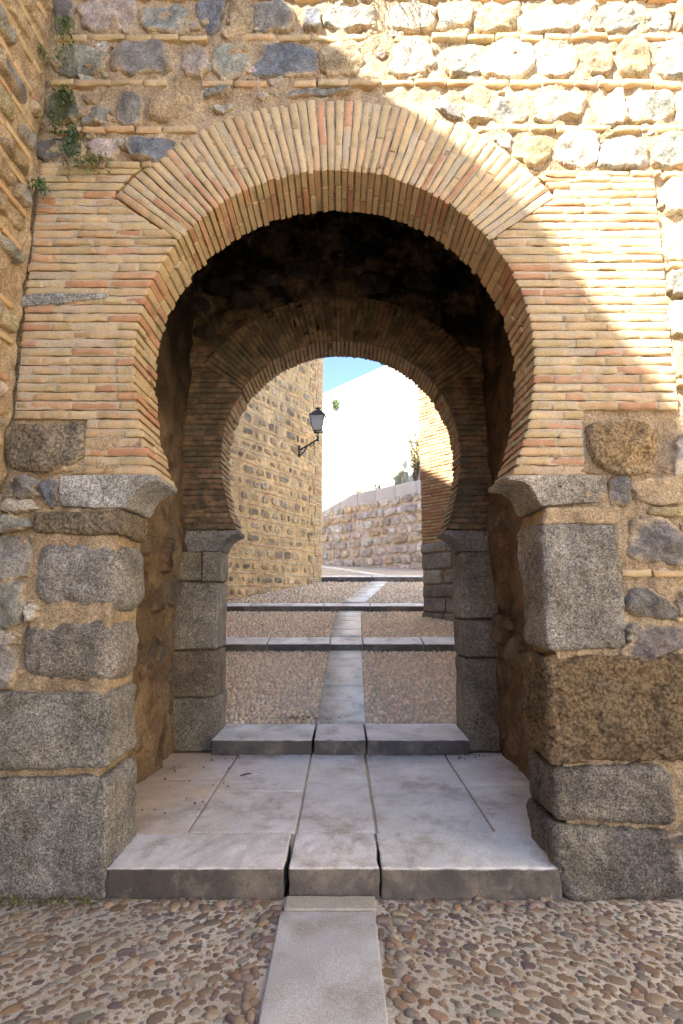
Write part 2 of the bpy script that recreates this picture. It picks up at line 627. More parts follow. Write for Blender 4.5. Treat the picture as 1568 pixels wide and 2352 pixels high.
            while x < length - .02:
                ln = first if k == 0 else random.choice([.24, .26, .28, .27, .17, .13])
                if x + ln > length - .06:
                    ln = length - x + random.uniform(-.015, .015) * brickspec.get('tooth', 1)
                g = .005
                if k == 0:
                    i0, i1 = e0 + side * random.uniform(-.006, .002), e1 + side * random.uniform(-.006, .002)
                else:
                    i0 = i1 = e0 + side * (x + g)
                o0 = e0 + side * (x + ln - g)
                dz = random.uniform(-.0025, .0025)
                wv = .004 * math.sin(x * 3 + ci)
                if side > 0:
                    qd = [(i0, z + dz + wv), (o0, z - dz + wv), (o0, z + hh - dz + wv), (i1, z + hh + dz + wv)]
                else:
                    qd = [(o0, z + dz + wv), (i0, z - dz + wv), (i1, z + hh - dz + wv), (o0, z + hh + dz + wv)]
                nub = 8 if ln > .2 else 6
                if k == 0 and soff:
                    df = random.choice([.13, .24, .2])
                    brick(mb, fr, qd, -df, random.uniform(-.003, .005), bc(brickspec['red']) * colmul, nub, 4, .004, 5, .006, ci)
                    off = side * random.uniform(-.012, .008)
                    qb = [(a + (off if (abs(a - i0) < .03 or abs(a - i1) < .03) else 0), b) for a, b in qd]
                    brick(mb, fr, qb, -depth - random.uniform(-.012, .006), -df - .009, bc(brickspec['red']) * colmul, 6, 4, .004, 5, .006, ci + 50)
                else:
                    if random.random() > brickspec.get('miss', 0):
                        brick(mb, fr, qd, -.05, random.uniform(-.005, .005) - (random.random() < .06) * random.uniform(.008, .02), bc(brickspec['red']) * colmul, nub, 4, .006, 1, .007, ci + k * 7, .005)
                x += ln
                k += 1
            z += pitch
            ci += 1
        if soffit_light:  # same painted light on the soffit ends of the courses
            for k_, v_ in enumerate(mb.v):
                mb.c[k_] = mb.c[k_] * np.where(v_[:, 1:2] > D + .02, soffit_light, 1.0)
        mb.build('brick_facing', M_BRICK, root)
    return root, fr, f


def impost(fr, D, side, prof_front, depth, root, col, seed):
    """springing stone with a hollow-moulded underside, profile in local (a, b), run through the wall"""
    p = np.array(prof_front, float)
    if side > 0:
        p = p[::-1]
    p = resample(p, 64)
    c = p.mean(0)
    mb = MB()
    hs = [(.0, .955), (.004, .975), (.012, .992), (.022, 1.0)] + [(d, 1.0) for d in np.linspace(.05, depth - .02, 9)] + [(depth, .985)]
    rows = []
    for d, s in hs:
        q = c + (p - c) * s
        L = np.concatenate([q, np.full((64, 1), .012 - d)], 1)
        n = fbm(L + seed, 14, 4, 3)
        L[:, :2] += (L[:, :2] - c) * (n * .02)[:, None] * .6
        rows.append(L)
    G = np.stack(rows)
    G = np.concatenate([G, G[:, :1]], 1)
    mb.grid(fr(G), np.asarray(col), flip=False)
    # front face by rings towards the centre
    rr = []
    for s in np.linspace(.955, .05, 12):
        q = c + (p - c) * s
        L = np.concatenate([q, np.full((64, 1), .014)], 1)
        L[:, 2] += .006 * fbm(L + seed, 12, 4, 9)
        rr.append(L)
    rr[0] = rows[0]
    G = np.stack(rr)
    G = np.concatenate([G, G[:, :1]], 1)
    mb.grid(fr(G), np.asarray(col), flip=True)
    return mb.build('impost', M_GRANITE, root)


def quad_px(pts, d):
    """TL TR BR BL in picture positions -> BL BR TR TL in wall coordinates"""
    w = [P(x, y, d) for x, y in pts]
    return [w[3], w[2], w[1], w[0]]


# ================================================================== FRONT GATE WALL (plane Y = 3)
D1 = 3.0
A1 = dict(cx=-.043, cz=3.067, rx=1.223, top=1.223, spring=2.258, low=1.56)


def outer1(side, z):
    if side < 0:
        return -1.965 if z > 2.60 else -1.525
    return 2.03 if z > 2.63 else 1.44


front, F1, f1 = build_arch_wall(
    'gate_wall', 'weathered brick and rubble gate wall with the wide near horseshoe arch', D1,
    A1['cx'], A1['cz'], A1['rx'], A1['top'], A1['spring'], A1['low'], 1.755, -16.0, 6.0, 7.4, .37, -1.25, 1.15,
    dict(pitch=.0573, a={-1: -1.97, 1: 2.03}, ztop={-1: 4.27, 1: 4.23}, outer=outer1, red=.15, miss=.012, tooth=1.0), 52, 36, 144)


def S1(mb, pts, col, dome=.035, h0=-.012, **kw):
    kw.setdefault('grow', 1.12)
    kw.setdefault('dust', MORT)
    stone(mb, F1, [P(x, y, D1) for x, y in pts], h0, dome, jc(col, .06), **kw)


rub = MB()
TOP = [
    (DARK, [(125, -5), (170, 8), (165, 65), (130, 75)]), (PINK, [(185, 5), (305, -3), (305, 60), (200, 75)]),
    (GREEN, [(330, 20), (430, 15), (430, 75), (325, 70)]), (BLUE, [(445, 10), (515, -2), (505, 45), (490, 75), (470, 60)]),
    (TAN, [(525, 5), (580, 0), (582, 70), (530, 75)]), (GREY, [(590, 10), (665, 5), (675, 70), (588, 72)]), (BLUE, [(700, 15), (740, 20), (735, 70), (695, 65)]),
    (GREEN, [(745, 30), (783, 12), (860, 20), (860, 65), (745, 65)]), (PALE, [(890, 20), (995, 12), (998, 70), (890, 66)]),
    (GREEN, [(1010, 15), (1085, 10), (1080, 60), (1010, 65)]), (TAN, [(1098, 20), (1190, 12), (1188, 66), (1096, 70)]), (PALE, [(1200, 20), (1320, 15), (1320, 70), (1195, 75)]),
    (PALE, [(1325, 10), (1365, 8), (1360, 65), (1328, 68)]), (GREEN, [(1372, 30), (1400, 8), (1460, 15), (1465, 65), (1380, 70)]),
    (PALE, [(1475, 35), (1530, 25), (1540, 65), (1475, 68)]), (TAN, [(1548, 10), (1600, 10), (1600, 66), (1550, 66)]),
    (GREEN, [(125, 105), (240, 115), (245, 165), (130, 170)]), (GREY, [(260, 115), (275, 105), (350, 95), (385, 110), (392, 165), (262, 168)]),
    (PINK, [(420, 115), (460, 105), (475, 130), (472, 172), (420, 170)]), (GREEN, [(490, 105), (570, 95), (572, 170), (492, 175)]),
    (BLUE, [(585, 145), (620, 110), (690, 100), (722, 130), (728, 170), (590, 178)]), (TAN, [(735, 110), (820, 100), (830, 160), (740, 165)]),
    (PALE, [(904, 102), (994, 98), (994, 165), (899, 170)]), (GREEN, [(1029, 120), (1084, 102), (1104, 120), (1094, 170), (1024, 172)]),
    (PALE, [(1109, 135), (1134, 100), (1184, 92), (1219, 110), (1224, 155), (1184, 175), (1104, 170)]),
    (PALE, [(1230, 100), (1314, 100), (1324, 150), (1284, 178), (1230, 165)]), (TAN, [(1340, 110), (1400, 105), (1402, 165), (1345, 170)]),
    (OLIVE, [(1419, 100), (1484, 95), (1494, 165), (1424, 175)]), (GREEN, [(1509, 100), (1575, 95), (1600, 175), (1514, 170)]),
    (MOSS, [(110, 215), (180, 210), (180, 275), (105, 275)]), (GREEN, [(190, 270), (205, 245), (260, 245), (268, 280), (190, 283)]),
    (GREY, [(270, 225), (320, 215), (330, 245), (318, 283), (272, 280)]), (GREEN, [(450, 205), (520, 203), (520, 220), (460, 222)]),
    (TAN, [(345, 225), (430, 218), (440, 262), (350, 282)]), (GREY, [(620, 212), (780, 200), (800, 212), (640, 222)]),
    (GREY, [(984, 235), (1054, 240), (1059, 268), (1025, 262)]), (PALE, [(1064, 240), (1125, 250), (1125, 275), (1069, 275)]),
    (GREY, [(1134, 230), (1204, 210), (1214, 230), (1204, 280), (1154, 285), (1129, 270)]), (PALE, [(1239, 215), (1339, 215), (1344, 260), (1244, 275)]),
    (PALE, [(1359, 280), (1399, 215), (1434, 205), (1439, 285)]), (GREEN, [(1449, 215), (1534, 215), (1544, 270), (1449, 280)]), (PALE, [(1550, 215), (1600, 215), (1600, 280), (1552, 275)]),
    (DARK, [(85, 320), (135, 315), (138, 365), (90, 368)]), (MOSS, [(140, 325), (165, 312), (190, 330), (192, 360), (150, 368)]),
    (PINK, [(208, 325), (270, 315), (268, 355), (235, 368), (205, 360)]), (BLUE, [(290, 335), (310, 318), (390, 315), (403, 335), (365, 370), (310, 362)]),
    (PALE, [(1129, 305), (1174, 310), (1170, 345), (1142, 330)]), (OLIVE, [(1178, 345), (1199, 320), (1249, 320), (1264, 350), (1234, 380), (1199, 370)]),
    (PALE, [(1284, 310), (1369, 305), (1374, 370), (1274, 375)]), (PALE, [(1382, 340), (1399, 320), (1479, 325), (1484, 382), (1382, 384)]),
    (GREEN, [(1504, 320), (1575, 310), (1600, 370), (1504, 380)]), (PALE, [(1526, 415), (1600, 415), (1600, 480), (1524, 480)]),
    (PALE, [(1528, 520), (1600, 520), (1600, 595), (1528, 590)]), (GREY, [(1530, 628), (1575, 622), (1600, 675), (1534, 670)]),
    (PALE, [(1538, 690), (1600, 690), (1600, 760), (1540, 760)]), (TAN, [(1548, 785), (1600, 785), (1600, 860), (1552, 855)]),
]
for c, p in TOP:
    S1(rub, p, c, dome=random.uniform(.016, .032), rough=.016, n=72, rings=14, chips=1, edge=.03, power=5.5)
# stones beside the jambs
SIDE = [
    (GREY, [(21, 1097), (88, 1097), (90, 1143), (24, 1143)]), (BLUE, [(99, 1110), (120, 1100), (134, 1110), (132, 1158), (112, 1164), (100, 1145)]),
    (PALE, [(0, 1150), (85, 1147), (85, 1171), (5, 1176)]), (GREY, [(-30, 1240), (50, 1236), (72, 1270), (66, 1322), (20, 1330), (-30, 1322)]),
    (GREEN, [(-30, 1338), (45, 1336), (55, 1380), (50, 1425), (10, 1436), (-30, 1430)]), (GREY, [(-40, 1492), (28, 1488), (38, 1540), (30, 1580), (-40, 1580)]),
    (PINK, [(-40, 1445), (30, 1448), (35, 1478), (-40, 1482)]), (GREEN, [(-20, 1185), (60, 1184), (70, 1215), (-20, 1226)]), (PALE, [(62, 1385), (90, 1392), (86, 1420), (58, 1425)]),
    (GREY, [(1399, 1097), (1441, 1097), (1443, 1155), (1402, 1157)]), (TAN, [(1452, 1100), (1600, 1095), (1600, 1152), (1458, 1156)]),
    (OLIVE, [(1495, 1166), (1600, 1164), (1600, 1185), (1498, 1184)]), ((.18, .165, .14), [(1451, 1203), (1488, 1189), (1519, 1192), (1568, 1245), (1580, 1290), (1442, 1291)]),
    ((.13, .12, .105), [(1442, 1362), (1470, 1348), (1502, 1362), (1540, 1386), (1542, 1425), (1445, 1408)]), (DARK, [(1552, 1380), (1600, 1370), (1600, 1420), (1554, 1410)]),
    (DARK, [(1438, 1489), (1470, 1450), (1509, 1436), (1575, 1443), (1600, 1478), (1495, 1513), (1445, 1510)]), (GREY, [(1433, 1440), (1462, 1432), (1466, 1462), (1438, 1470)]),
    (DARK, [(1516, 1917), (1600, 1890), (1600, 1940), (1522, 1938)]), (GREY, [(1530, 1250 + 700), (1600, 1945), (1600, 2050), (1560, 2050)]),
    (PALE, [(1560, 1000), (1600, 1000), (1600, 1085), (1545, 1080)]),
]
for c, p in SIDE:
    S1(rub, p, c, dome=.034, rough=.02, n=72, rings=14, chips=1, edge=.03, power=5.)
# small packing stones in the mortar
for i in range(230):
    x = random.uniform(100, 1600)
    row = random.choice([(8, 78), (98, 182), (204, 288), (304, 378)])
    y = random.uniform(*row)
    if i > 190:
        x, y = random.choice([random.uniform(-20, 90), random.uniform(1440, 1600)]), random.uniform(1090, 1560)
    if (x - 784) ** 2 + (y - 770) ** 2 < 575 ** 2 and y > 200 and abs(x - 784) < 470:
        continue
    r_ = random.uniform(5, 15)
    S1(rub, [(x + r_ * dx * random.uniform(.7, 1.6), y + r_ * dy * random.uniform(.5, 1)) for dx, dy in [(-1, -.7), (.1, -1), (1, -.5), (.9, .7), (-.2, 1), (-1, .5)]],
       random.choice([TAN, TAN, MORT, PINK, PALE, OLIVE]), dome=.012, h0=-.014, rough=.010, n=22, rings=6)
rub.build('rubble_stone', M_STONE, front)
bigs = MB()
S1(bigs, [(22, 983), (110, 978), (185, 973), (187, 1040), (150, 1068), (100, 1083), (20, 1073)], (.25, .215, .155), dome=.05, rough=.02, n=64, rings=14)
S1(bigs, [(1354, 978), (1420, 972), (1489, 973), (1497, 1078), (1424, 1090), (1364, 1058)], (.33, .23, .12), dome=.05, rough=.02, n=64, rings=14)
bigs.build('pitted_stone', M_ROUGH, front)

# thin brick bands between the rubble rows
bands = MB()


def band(y, x0, x1, red=.15, gap=0.0):
    x = x0
    while x < x1:
        w = random.uniform(52, 88)
        xx = min(x + w, x1)
        a, z = P(x + 2, y, D1)
        b, _ = P(xx - 2, y, D1)
        hh = .040 + random.uniform(-.006, .004)
        dz = random.uniform(-.006, .006)
        dd = random.uniform(-.006, .006)
        if random.random() > gap:
            brick(bands, F1, [(a, z - hh / 2 + dz), (b, z - hh / 2 + dz + dd), (b, z + hh / 2 + dz + dd), (a, z + hh / 2 + dz)], -.05,
                  random.uniform(.004, .02), bc(red), 9, 5, .006, 1, .008, int(x))
        x = xx


band(86, 122, 1600, .12, .08)
band(191, 110, 1600, .14, .05)
band(297, 105, 452, .12)
band(295, 1092, 1600, .1)
band(380, 92, 350, .35)
band(399, 1250, 1515, .05)
band(-8, 130, 1600, .1)
band(608, 1532, 1600, .2)
band(400, 1525, 1600, .2)
band(1317, 1428, 1600, .9)
band(880, 1552, 1600, .3)
bands.build('brick_band', M_BRICK, front)
pat = MB()
S1(pat, [(52, 682), (110, 676), (235, 674), (240, 684), (170, 692), (120, 700), (56, 704)], (.40, .39, .37), dome=.010, h0=.002, rough=.004, chips=1, rings=9, dust=None)
pat.build('cement_patch', M_GRANITE, front)

# springing stones
impL = [P(x, y, D1) for x, y in [(136, 1093), (210, 1090), (362, 1090), (364, 1100), (345, 1107), (322, 1120), (306, 1138), (297, 1158), (291, 1167), (215, 1168), (142, 1163), (134, 1130)]]
impR = [P(x, y, D1) for x, y in [(1160, 1091), (1250, 1090), (1389, 1091), (1391, 1120), (1388, 1154), (1310, 1157), (1241, 1164), (1234, 1154), (1226, 1132), (1212, 1115), (1190, 1104), (1163, 1101)]]
GL = (.37, .36, .335)
impost(F1, D1, 1, impL, .40, front, GL, 1.0)
impost(F1, D1, 1, impR, .40, front, (.42, .37, .29), 2.0)

# big jamb blocks
JB = [
    ('flat dark weathered jamb block under the left impost', M_ROUGH, (0.222, 0.182, 0.126), [(80, 1180), (288, 1170), (286, 1230), (80, 1224)], .03),
    ('rounded pale granite jamb block', M_GRANITE, (0.274, 0.252, 0.220), [(74, 1238), (282, 1238), (284, 1405), (66, 1396)], .12),
    (None, M_GRANITE, (0.252, 0.223, 0.185), [(42, 1430), (264, 1424), (264, 1570), (42, 1566)], .10),
    (None, M_GRANITE, (0.252, 0.234, 0.199), [(-60, 1588), (258, 1588), (254, 1762), (-60, 1770)], .035),
    ('large square granite block at the foot of the jamb', M_GRANITE, (0.252, 0.237, 0.210), [(-70, 1784), (252, 1784), (245, 2066), (-70, 2070)], .022),
]
for i, (lb, m, c, q, r) in enumerate(JB):
    mb = MB()
    qq = quad_px(q, D1)
    rblock(mb, F1, qq, -.38, .028, r, c, rough=.014, n=(60, 40, 28), seed=i + 1, fine=.007, wav=1.7)
    o = mb.build('jamb_block', m, front)
    if lb:
        o['label'] = lb
JR = [
    ('tall speckled granite jamb block', M_GRANITE, (0.281, 0.256, 0.217), [(1240, 1204), (1416, 1204), (1434, 1488), (1252, 1490)], .03, .03),
    ('brown pitted jamb block', M_ROUGH, (0.192, 0.139, 0.081), [(1250, 1512), (1640, 1500), (1640, 1744), (1262, 1752)], .03, .025),
    ('dark granite jamb block with rounded ends', M_GRANITE, (.150, .130, .108), [(1256, 1757), (1530, 1762), (1545, 1886), (1268, 1884)], .05, .035),
    (None, M_GRANITE, (.135, .122, .108), [(1258, 1892), (1540, 1905), (1600, 2068), (1294, 2068)], .05, .03),
]
for i, (lb, m, c, q, r, hh) in enumerate(JR):
    mb = MB()
    rblock(mb, F1, quad_px(q, D1), -.38, hh, r, c, rough=.020, n=(90, 64, 30) if m is M_ROUGH else (60, 44, 28), seed=i + 11, fine=.008, wav=1.9, pits=.03 if m is M_ROUGH else .006)
    o = mb.build('jamb_block', m, front)
    if lb:
        o['label'] = lb
mb = MB()
band_q = quad_px([(1252, 1166), (1425, 1166), (1420, 1204), (1246, 1204)], D1)
rblock(mb, F1, band_q, -.38, .012, .015, (.42, .31, .19), rough=.01, n=(30, 12, 14), seed=40, fine=.008)
mb.build('mortar_bed', M_MORTAR, front)

# added unseen mass over the gate, shaped to shade the lane and brick wall
mb = MB()
prof = [(-16, 7.3), (6, 7.3), (6, 7.6), (-1.2, 7.6), (-3.26, 9.75), (-6, 12.6), (-8.0, 11.6), (-9.0, 9.6), (-16, 9.2)]
v = [(x, 3.0, z) for x, z in prof] + [(x, 5.57, z) for x, z in prof]
n = len(prof)
mb.add(v, MORT, [[i, (i + 1) % n, (i + 1) % n + n, i + n] for i in range(n)],
       [[0, 7, 8], [0, 3, 7], [0, 1, 3], [1, 2, 3], [3, 4, 7], [4, 5, 7], [5, 6, 7]] + [[n, n + 8, n + 7], [n, n + 7, n + 3], [n, n + 3, n + 1], [n + 1, n + 3, n + 2], [n + 3, n + 7, n + 4], [n + 4, n + 7, n + 5], [n + 5, n + 7, n + 6]])
mb.build('shade_mass', M_MORTAR, front, smooth=False)

# ================================================================== INNER GATE WALL (plane Y = 5.17)
D2 = 5.17


def outer2(side, z):
    return side * 1.66


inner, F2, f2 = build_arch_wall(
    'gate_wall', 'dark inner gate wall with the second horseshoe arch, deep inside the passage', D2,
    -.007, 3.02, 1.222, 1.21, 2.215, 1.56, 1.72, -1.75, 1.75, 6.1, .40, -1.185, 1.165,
    dict(pitch=.0573, a={-1: -1.7, 1: 1.7}, ztop={-1: 4.12, 1: 4.12}, outer=outer2, red=.2, tooth=.3), 54, 33, 147, .27, dark_z=3.9, soffit_light=2.9)


def prof2(side):
    pts = [(424, 1219), (545, 1217), (547, 1225), (533, 1230), (519, 1240), (510, 1254), (505, 1266), (430, 1268), (422, 1240)]
    if side > 0:
        pts = [(1568 - x - 3, y) for x, y in pts][::-1]
    return [P(x, y, D2) for x, y in pts]


impost(F2, D2, 1, prof2(-1), .42, inner, (.27, .25, .22), 3.)
impost(F2, D2, 1, prof2(1), .42, inner, (.25, .23, .21), 4.)
J2 = [
    ((.27, .22, .155), [(392, 1268), (462, 1268), (462, 1332), (392, 1334)], .012), ((.34, .295, .225), [(465, 1267), (508, 1267), (504, 1334), (465, 1334)], .012),
    ((.30, .255, .195), [(380, 1338), (502, 1338), (499, 1490), (380, 1492)], .02), ((.24, .18, .12), [(372, 1495), (499, 1494), (496, 1600), (372, 1602)], .025),
    ((.28, .235, .175), [(365, 1604), (502, 1600), (496, 1725), (365, 1735)], .03),
    ((.28, .245, .20), [(1058, 1268), (1160, 1268), (1160, 1418), (1060, 1420)], .022), ((.225, .195, .16), [(1062, 1424), (1165, 1424), (1168, 1508), (1064, 1508)], .022),
    ((.235, .205, .17), [(1065, 1512), (1170, 1512), (1176, 1735), (1070, 1735)], .022),
]
for i, (c, q, r) in enumerate(J2):
    mb = MB()
    rblock(mb, F2, quad_px(q, D2), -.40, .02, r, c, rough=.010, n=(22, 22, 16), seed=i + 60, fine=.005)
    mb.build('jamb_block', M_GRANITE, inner)
# broken masonry above the left haunch
mb = MB()
for x, y, s in [(452, 700, 30), (470, 760, 26), (500, 660, 34), (560, 690, 30), (620, 640, 30), (700, 620, 36), (452, 640, 22), (540, 630, 24), (860, 650, 40), (960, 640, 34), (800, 590, 40)]:
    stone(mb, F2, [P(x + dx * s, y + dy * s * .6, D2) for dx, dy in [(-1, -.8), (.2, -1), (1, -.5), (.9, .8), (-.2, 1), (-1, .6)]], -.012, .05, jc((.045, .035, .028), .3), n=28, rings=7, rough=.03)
mb.build('rubble_stone', M_STONE, inner)

# ================================================================== PASSAGE between the arches
def passage_wall(x, side, name, label, tone):
    fr = Frame((x, 3.36, 0), (0, 1, 0) if side < 0 else (0, -1, 0))
    mb = MB()
    na, nb = 60, 150
    a = np.linspace(0, 1.83, na) if side < 0 else np.linspace(-1.83, 0, na)
    b = np.linspace(0, 6.1, nb)
    aa, bb = np.meshgrid(a, b)
    L = np.stack([aa, bb, np.zeros_like(aa)], -1)
    L[..., 2] = .035 * fbm(L, 1.6, 3, 41 + side) + .02 * fbm(L, 7, 4, 21) + .06 * np.clip((1.2 - bb) / 1.2, 0, 1)
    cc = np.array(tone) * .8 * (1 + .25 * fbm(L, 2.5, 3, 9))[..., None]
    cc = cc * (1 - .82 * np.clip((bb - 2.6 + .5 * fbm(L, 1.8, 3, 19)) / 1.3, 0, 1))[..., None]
    mb.grid(fr(L), cc)
    ob = L.copy()[::10, ::10]
    ob[..., 2] = -.3
    mb.grid(fr(ob), cc[::10, ::10], flip=True)
    for k in range(24):
        u, w = random.uniform(.5, 1.7) * (1 if side < 0 else -1), random.uniform(.25, 2.5)
        s = random.uniform(.05, .15)
        stone(mb, fr, [(u + s * dx * 1.3, w + s * dy) for dx, dy in [(-1, -.7), (0, -1), (1, -.6), (.9, .7), (0, 1), (-.9, .6)]], .0, random.uniform(.015, .04), jc(random.choice([(.22, .165, .105), (.21, .18, .14), (.26, .165, .095), (.17, .135, .095)]), .15), n=32, rings=9, rough=.025, edge=.04, chips=1, dust=np.array(tone) * .7)
    return tag(mb.build(name, M_PLASTER, None), label, 'wall')


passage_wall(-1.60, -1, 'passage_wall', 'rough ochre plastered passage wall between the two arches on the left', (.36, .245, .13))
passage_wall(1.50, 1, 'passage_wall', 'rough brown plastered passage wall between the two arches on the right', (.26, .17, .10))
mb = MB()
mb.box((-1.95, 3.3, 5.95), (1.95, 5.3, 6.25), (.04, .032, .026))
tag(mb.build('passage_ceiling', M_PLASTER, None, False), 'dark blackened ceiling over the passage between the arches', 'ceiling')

# ================================================================== LEFT SIDE WALL
def rubble(mb_s, mb_b, fr, a0, a1, b0, b1, rowh=.24, wlo=.14, whi=.36, pal=(GREY, TAN, PINK, GREEN), bandh=.055, n=18, rings=5, dome=.03, rough=.012,
           gap=.03, skip=.0, keep=None, bmul=1.0, bandlen=.3, dust=None):
    b = b0
    while b < b1:
        hh = rowh * random.uniform(.8, 1.15)
        a = a0 + random.uniform(-.1, 0)
        while a < a1:
            w = random.uniform(wlo, whi)
            if random.random() < skip or (keep and not keep(a + w / 2, b + hh / 2)):
                a += w * .7
                continue
            j = lambda s: random.uniform(-s, s)
            x0, x1 = a + gap / 2, min(a + w - gap / 2, a1)
            y0, y1 = b + gap / 2 + abs(j(.03)), b + hh - gap / 2 - abs(j(.03))
            if x1 - x0 > .05:
                cut = lambda: random.uniform(.02, .3)
                k = [cut() for _ in range(8)]
                W, Hh = x1 - x0, y1 - y0
                poly = [(x0 + k[0] * W, y0), (x1 - k[1] * W, y0 + j(.015)), (x1, y0 + k[2] * Hh), (x1 + j(.01), y1 - k[3] * Hh), (x1 - k[4] * W, y1), (x0 + k[5] * W, y1 + j(.015)), (x0, y1 - k[6] * Hh), (x0 + j(.01), y0 + k[7] * Hh)]
                tz, mx, my = j(.16), (x0 + x1) / 2, (y0 + y1) / 2
                sc = random.uniform(.78, 1.05)
                poly = [(mx + ((px_ - mx) * math.cos(tz) - (py_ - my) * math.sin(tz)) * sc, my + ((px_ - mx) * math.sin(tz) + (py_ - my) * math.cos(tz)) * sc) for px_, py_ in poly]
                stone(mb_s, fr, poly, -.012, dome * random.uniform(.6, 1.2), jc(random.choice(pal), .15), n=n, rings=rings, rough=rough, chips=1, dust=dust)
            a += w
        b += hh
        if mb_b is not None and bandh > 0:
            a = a0
            while a < a1:
                w = random.uniform(.6, 1.1) * bandlen
                x1 = min(a + w, a1)
                if x1 - a > .04 and random.random() > .08 and (not keep or keep((a + x1) / 2, b + .02)):
                    dz = random.uniform(-.004, .004)
                    brick(mb_b, fr, [(a + .006, b + .006 + dz), (x1 - .006, b + .006 + dz), (x1 - .006, b + bandh - .008 + dz), (a + .006, b + bandh - .008 + dz)], -.04, random.uniform(.0, .014), bc(.18) * bmul, 6, 4, .005, 1, .006, int(a * 50))
                a += w
            b += bandh


side = empty('side_wall', (-1.98, 3, 0), 'tall rubble and brick side wall meeting the gate at the left edge', 'wall')
FS = Frame((-1.98, 3.0, 0), (0, 1, 0))
mb = MB()
na, nb = 90, 160
aa, bb = np.meshgrid(np.concatenate([np.linspace(-1.6, 0, na - 20)]), np.linspace(-.2, 7.3, nb))
L = np.stack([aa, bb, np.zeros_like(aa)], -1)
L[..., 2] = -.006 + .016 * fbm(L, 11, 4, 51)
mb.grid(FS(L), np.array(MORT) * (1 + .15 * fbm(L, 3, 3, 8))[..., None])
# rest of the wall up to its uneven top
tp = [(-14, 6.3), (-5.2, 6.5), (-4.1, 7.02), (-3.97, 7.14), (-3.475, 7.40), (-3.25, 7.55), (-2.77, 7.54), (-2.14, 7.38), (-1.2, 7.35), (0, 7.35)]
pts, q = [], []
for i, (a, z) in enumerate(tp):
    for h in (-.02, -1.2):
        pts.append((a, -.2, h))
        pts.append((a, z, h))
for i in range(len(tp) - 1):
    k = i * 4
    q += [[k, k + 4, k + 5, k + 1], [k + 2, k + 3, k + 7, k + 6], [k + 1, k + 5, k + 7, k + 3]]
q += [[0, 1, 3, 2]]
mb.add(FS(np.array(pts)), MORT, q)
mb.build('masonry', M_MORTAR, side, smooth=False)
ms, mbk = MB(), MB()
rubble(ms, mbk, FS, -1.5, -.06, 0.0, 7.1, .16, .12, .36, (GREY, TAN, OLIVE, TAN, TAN, PINK), .05, 28, 8, .04, .016, .03, .12, dust=MORT)
ms.build('rubble_stone', M_STONE, side)
mbk.build('brick_band', M_BRICK, side)

# ================================================================== HOUSES around the little square in front of the gate
mb = MB()
mb.box((5.6, -16, -.1), (12, 2.96, 8.5), (.72, .64, .49))
tag(mb.build('house', M_MORTAR, None, False), 'tan rendered house on the right of the square before the gate', 'house')

# ================================================================== GROUND, LANDING, STEPS
Z = lambda zr: EYE + zr
mb = MB()
mb.add([(-150, -150, -.06), (150, -150, -.06), (150, 150, -.06), (-150, 150, -.06)], (.36, .31, .25), [[0, 1, 2, 3]])
tag(mb.build('ground', M_GROUND), kind='structure')

PROFILE = [(5.55, Z(-1.285)), (8.40, Z(-.838)), (8.46, Z(-.73)), (8.75, Z(-.65)), (11.5, Z(-.31)), (11.56, Z(-.20)), (11.85, Z(-.14)), (15.5, Z(.44)), (15.6, Z(.56)), (16.0, Z(.64)), (24, Z(1.474)), (34, Z(2.3))]
PD = [p[0] for p in PROFILE]
PZ = [p[1] for p in PROFILE]


def gz(y):
    return np.interp(y, PD, PZ)


def strip_x(y):
    """left and right edge of the granite path at distance y"""
    c = np.interp(y, [5.0, 8.2, 11.5, 15.5, 16.0, 24.0], [-.02, .06, .17, 1.12, 1.12, -1.6])
    w = .245
    return c - w, c + w


street = MB()
xs = np.linspace(-2.6, 2.6, 160)
ys = np.linspace(0.8, 3.02, 70)
xx, yy = np.meshgrid(xs, ys)
L = np.stack([xx, yy, np.zeros_like(xx)], -1)
L[..., 2] = .0015 + .0022 * fbm(L, 5, 4, 3)
street.grid(L, np.array((.57, .515, .43)) * (1 + .12 * fbm(L, 3, 3, 18))[..., None])
xs = np.linspace(-4.5, 5.5, 90)
ys = np.concatenate([np.linspace(5.5, 16.3, 200), np.linspace(16.5, 34, 50)])
xx, yy = np.meshgrid(xs, ys)
L = np.stack([xx, yy, gz(yy)], -1)
L[..., 2] += .006 * fbm(L, 3, 3, 3) - .016
street.grid(L, np.array((.52, .44, .34)) * (1 + .12 * fbm(L, 2, 3, 18))[..., None])
tag(street.build('street', M_GROUND), kind='structure')

# pebbles
PC = [(.25, .18, .125), (.20, .14, .105), (.28, .21, .145), (.22, .195, .16), (.17, .14, .12), (.31, .25, .18), (.165, .12, .115), (.25, .165, .10), (.30, .265, .21), (.27, .175, .115), (.21, .16, .12), (.23, .175, .13)]


def dome_tpl(nr=4, ns=10):
    v = [(0, 0, 1.)]
    for i in range(1, nr + 1):
        t = i / nr * math.pi * .58
        for k in range(ns):
            a = 2 * math.pi * k / ns
            v.append((math.sin(t) * math.cos(a), math.sin(t) * math.sin(a), math.cos(t)))
    tr = [(0, 1 + k, 1 + (k + 1) % ns) for k in range(ns)]
    qd = []
    for i in range(nr - 1):
        for k in range(ns):
            a, b = 1 + i * ns + k, 1 + i * ns + (k + 1) % ns
            qd.append((a, a + ns, b + ns, b))
    return np.array(v), np.array(qd), np.array(tr)


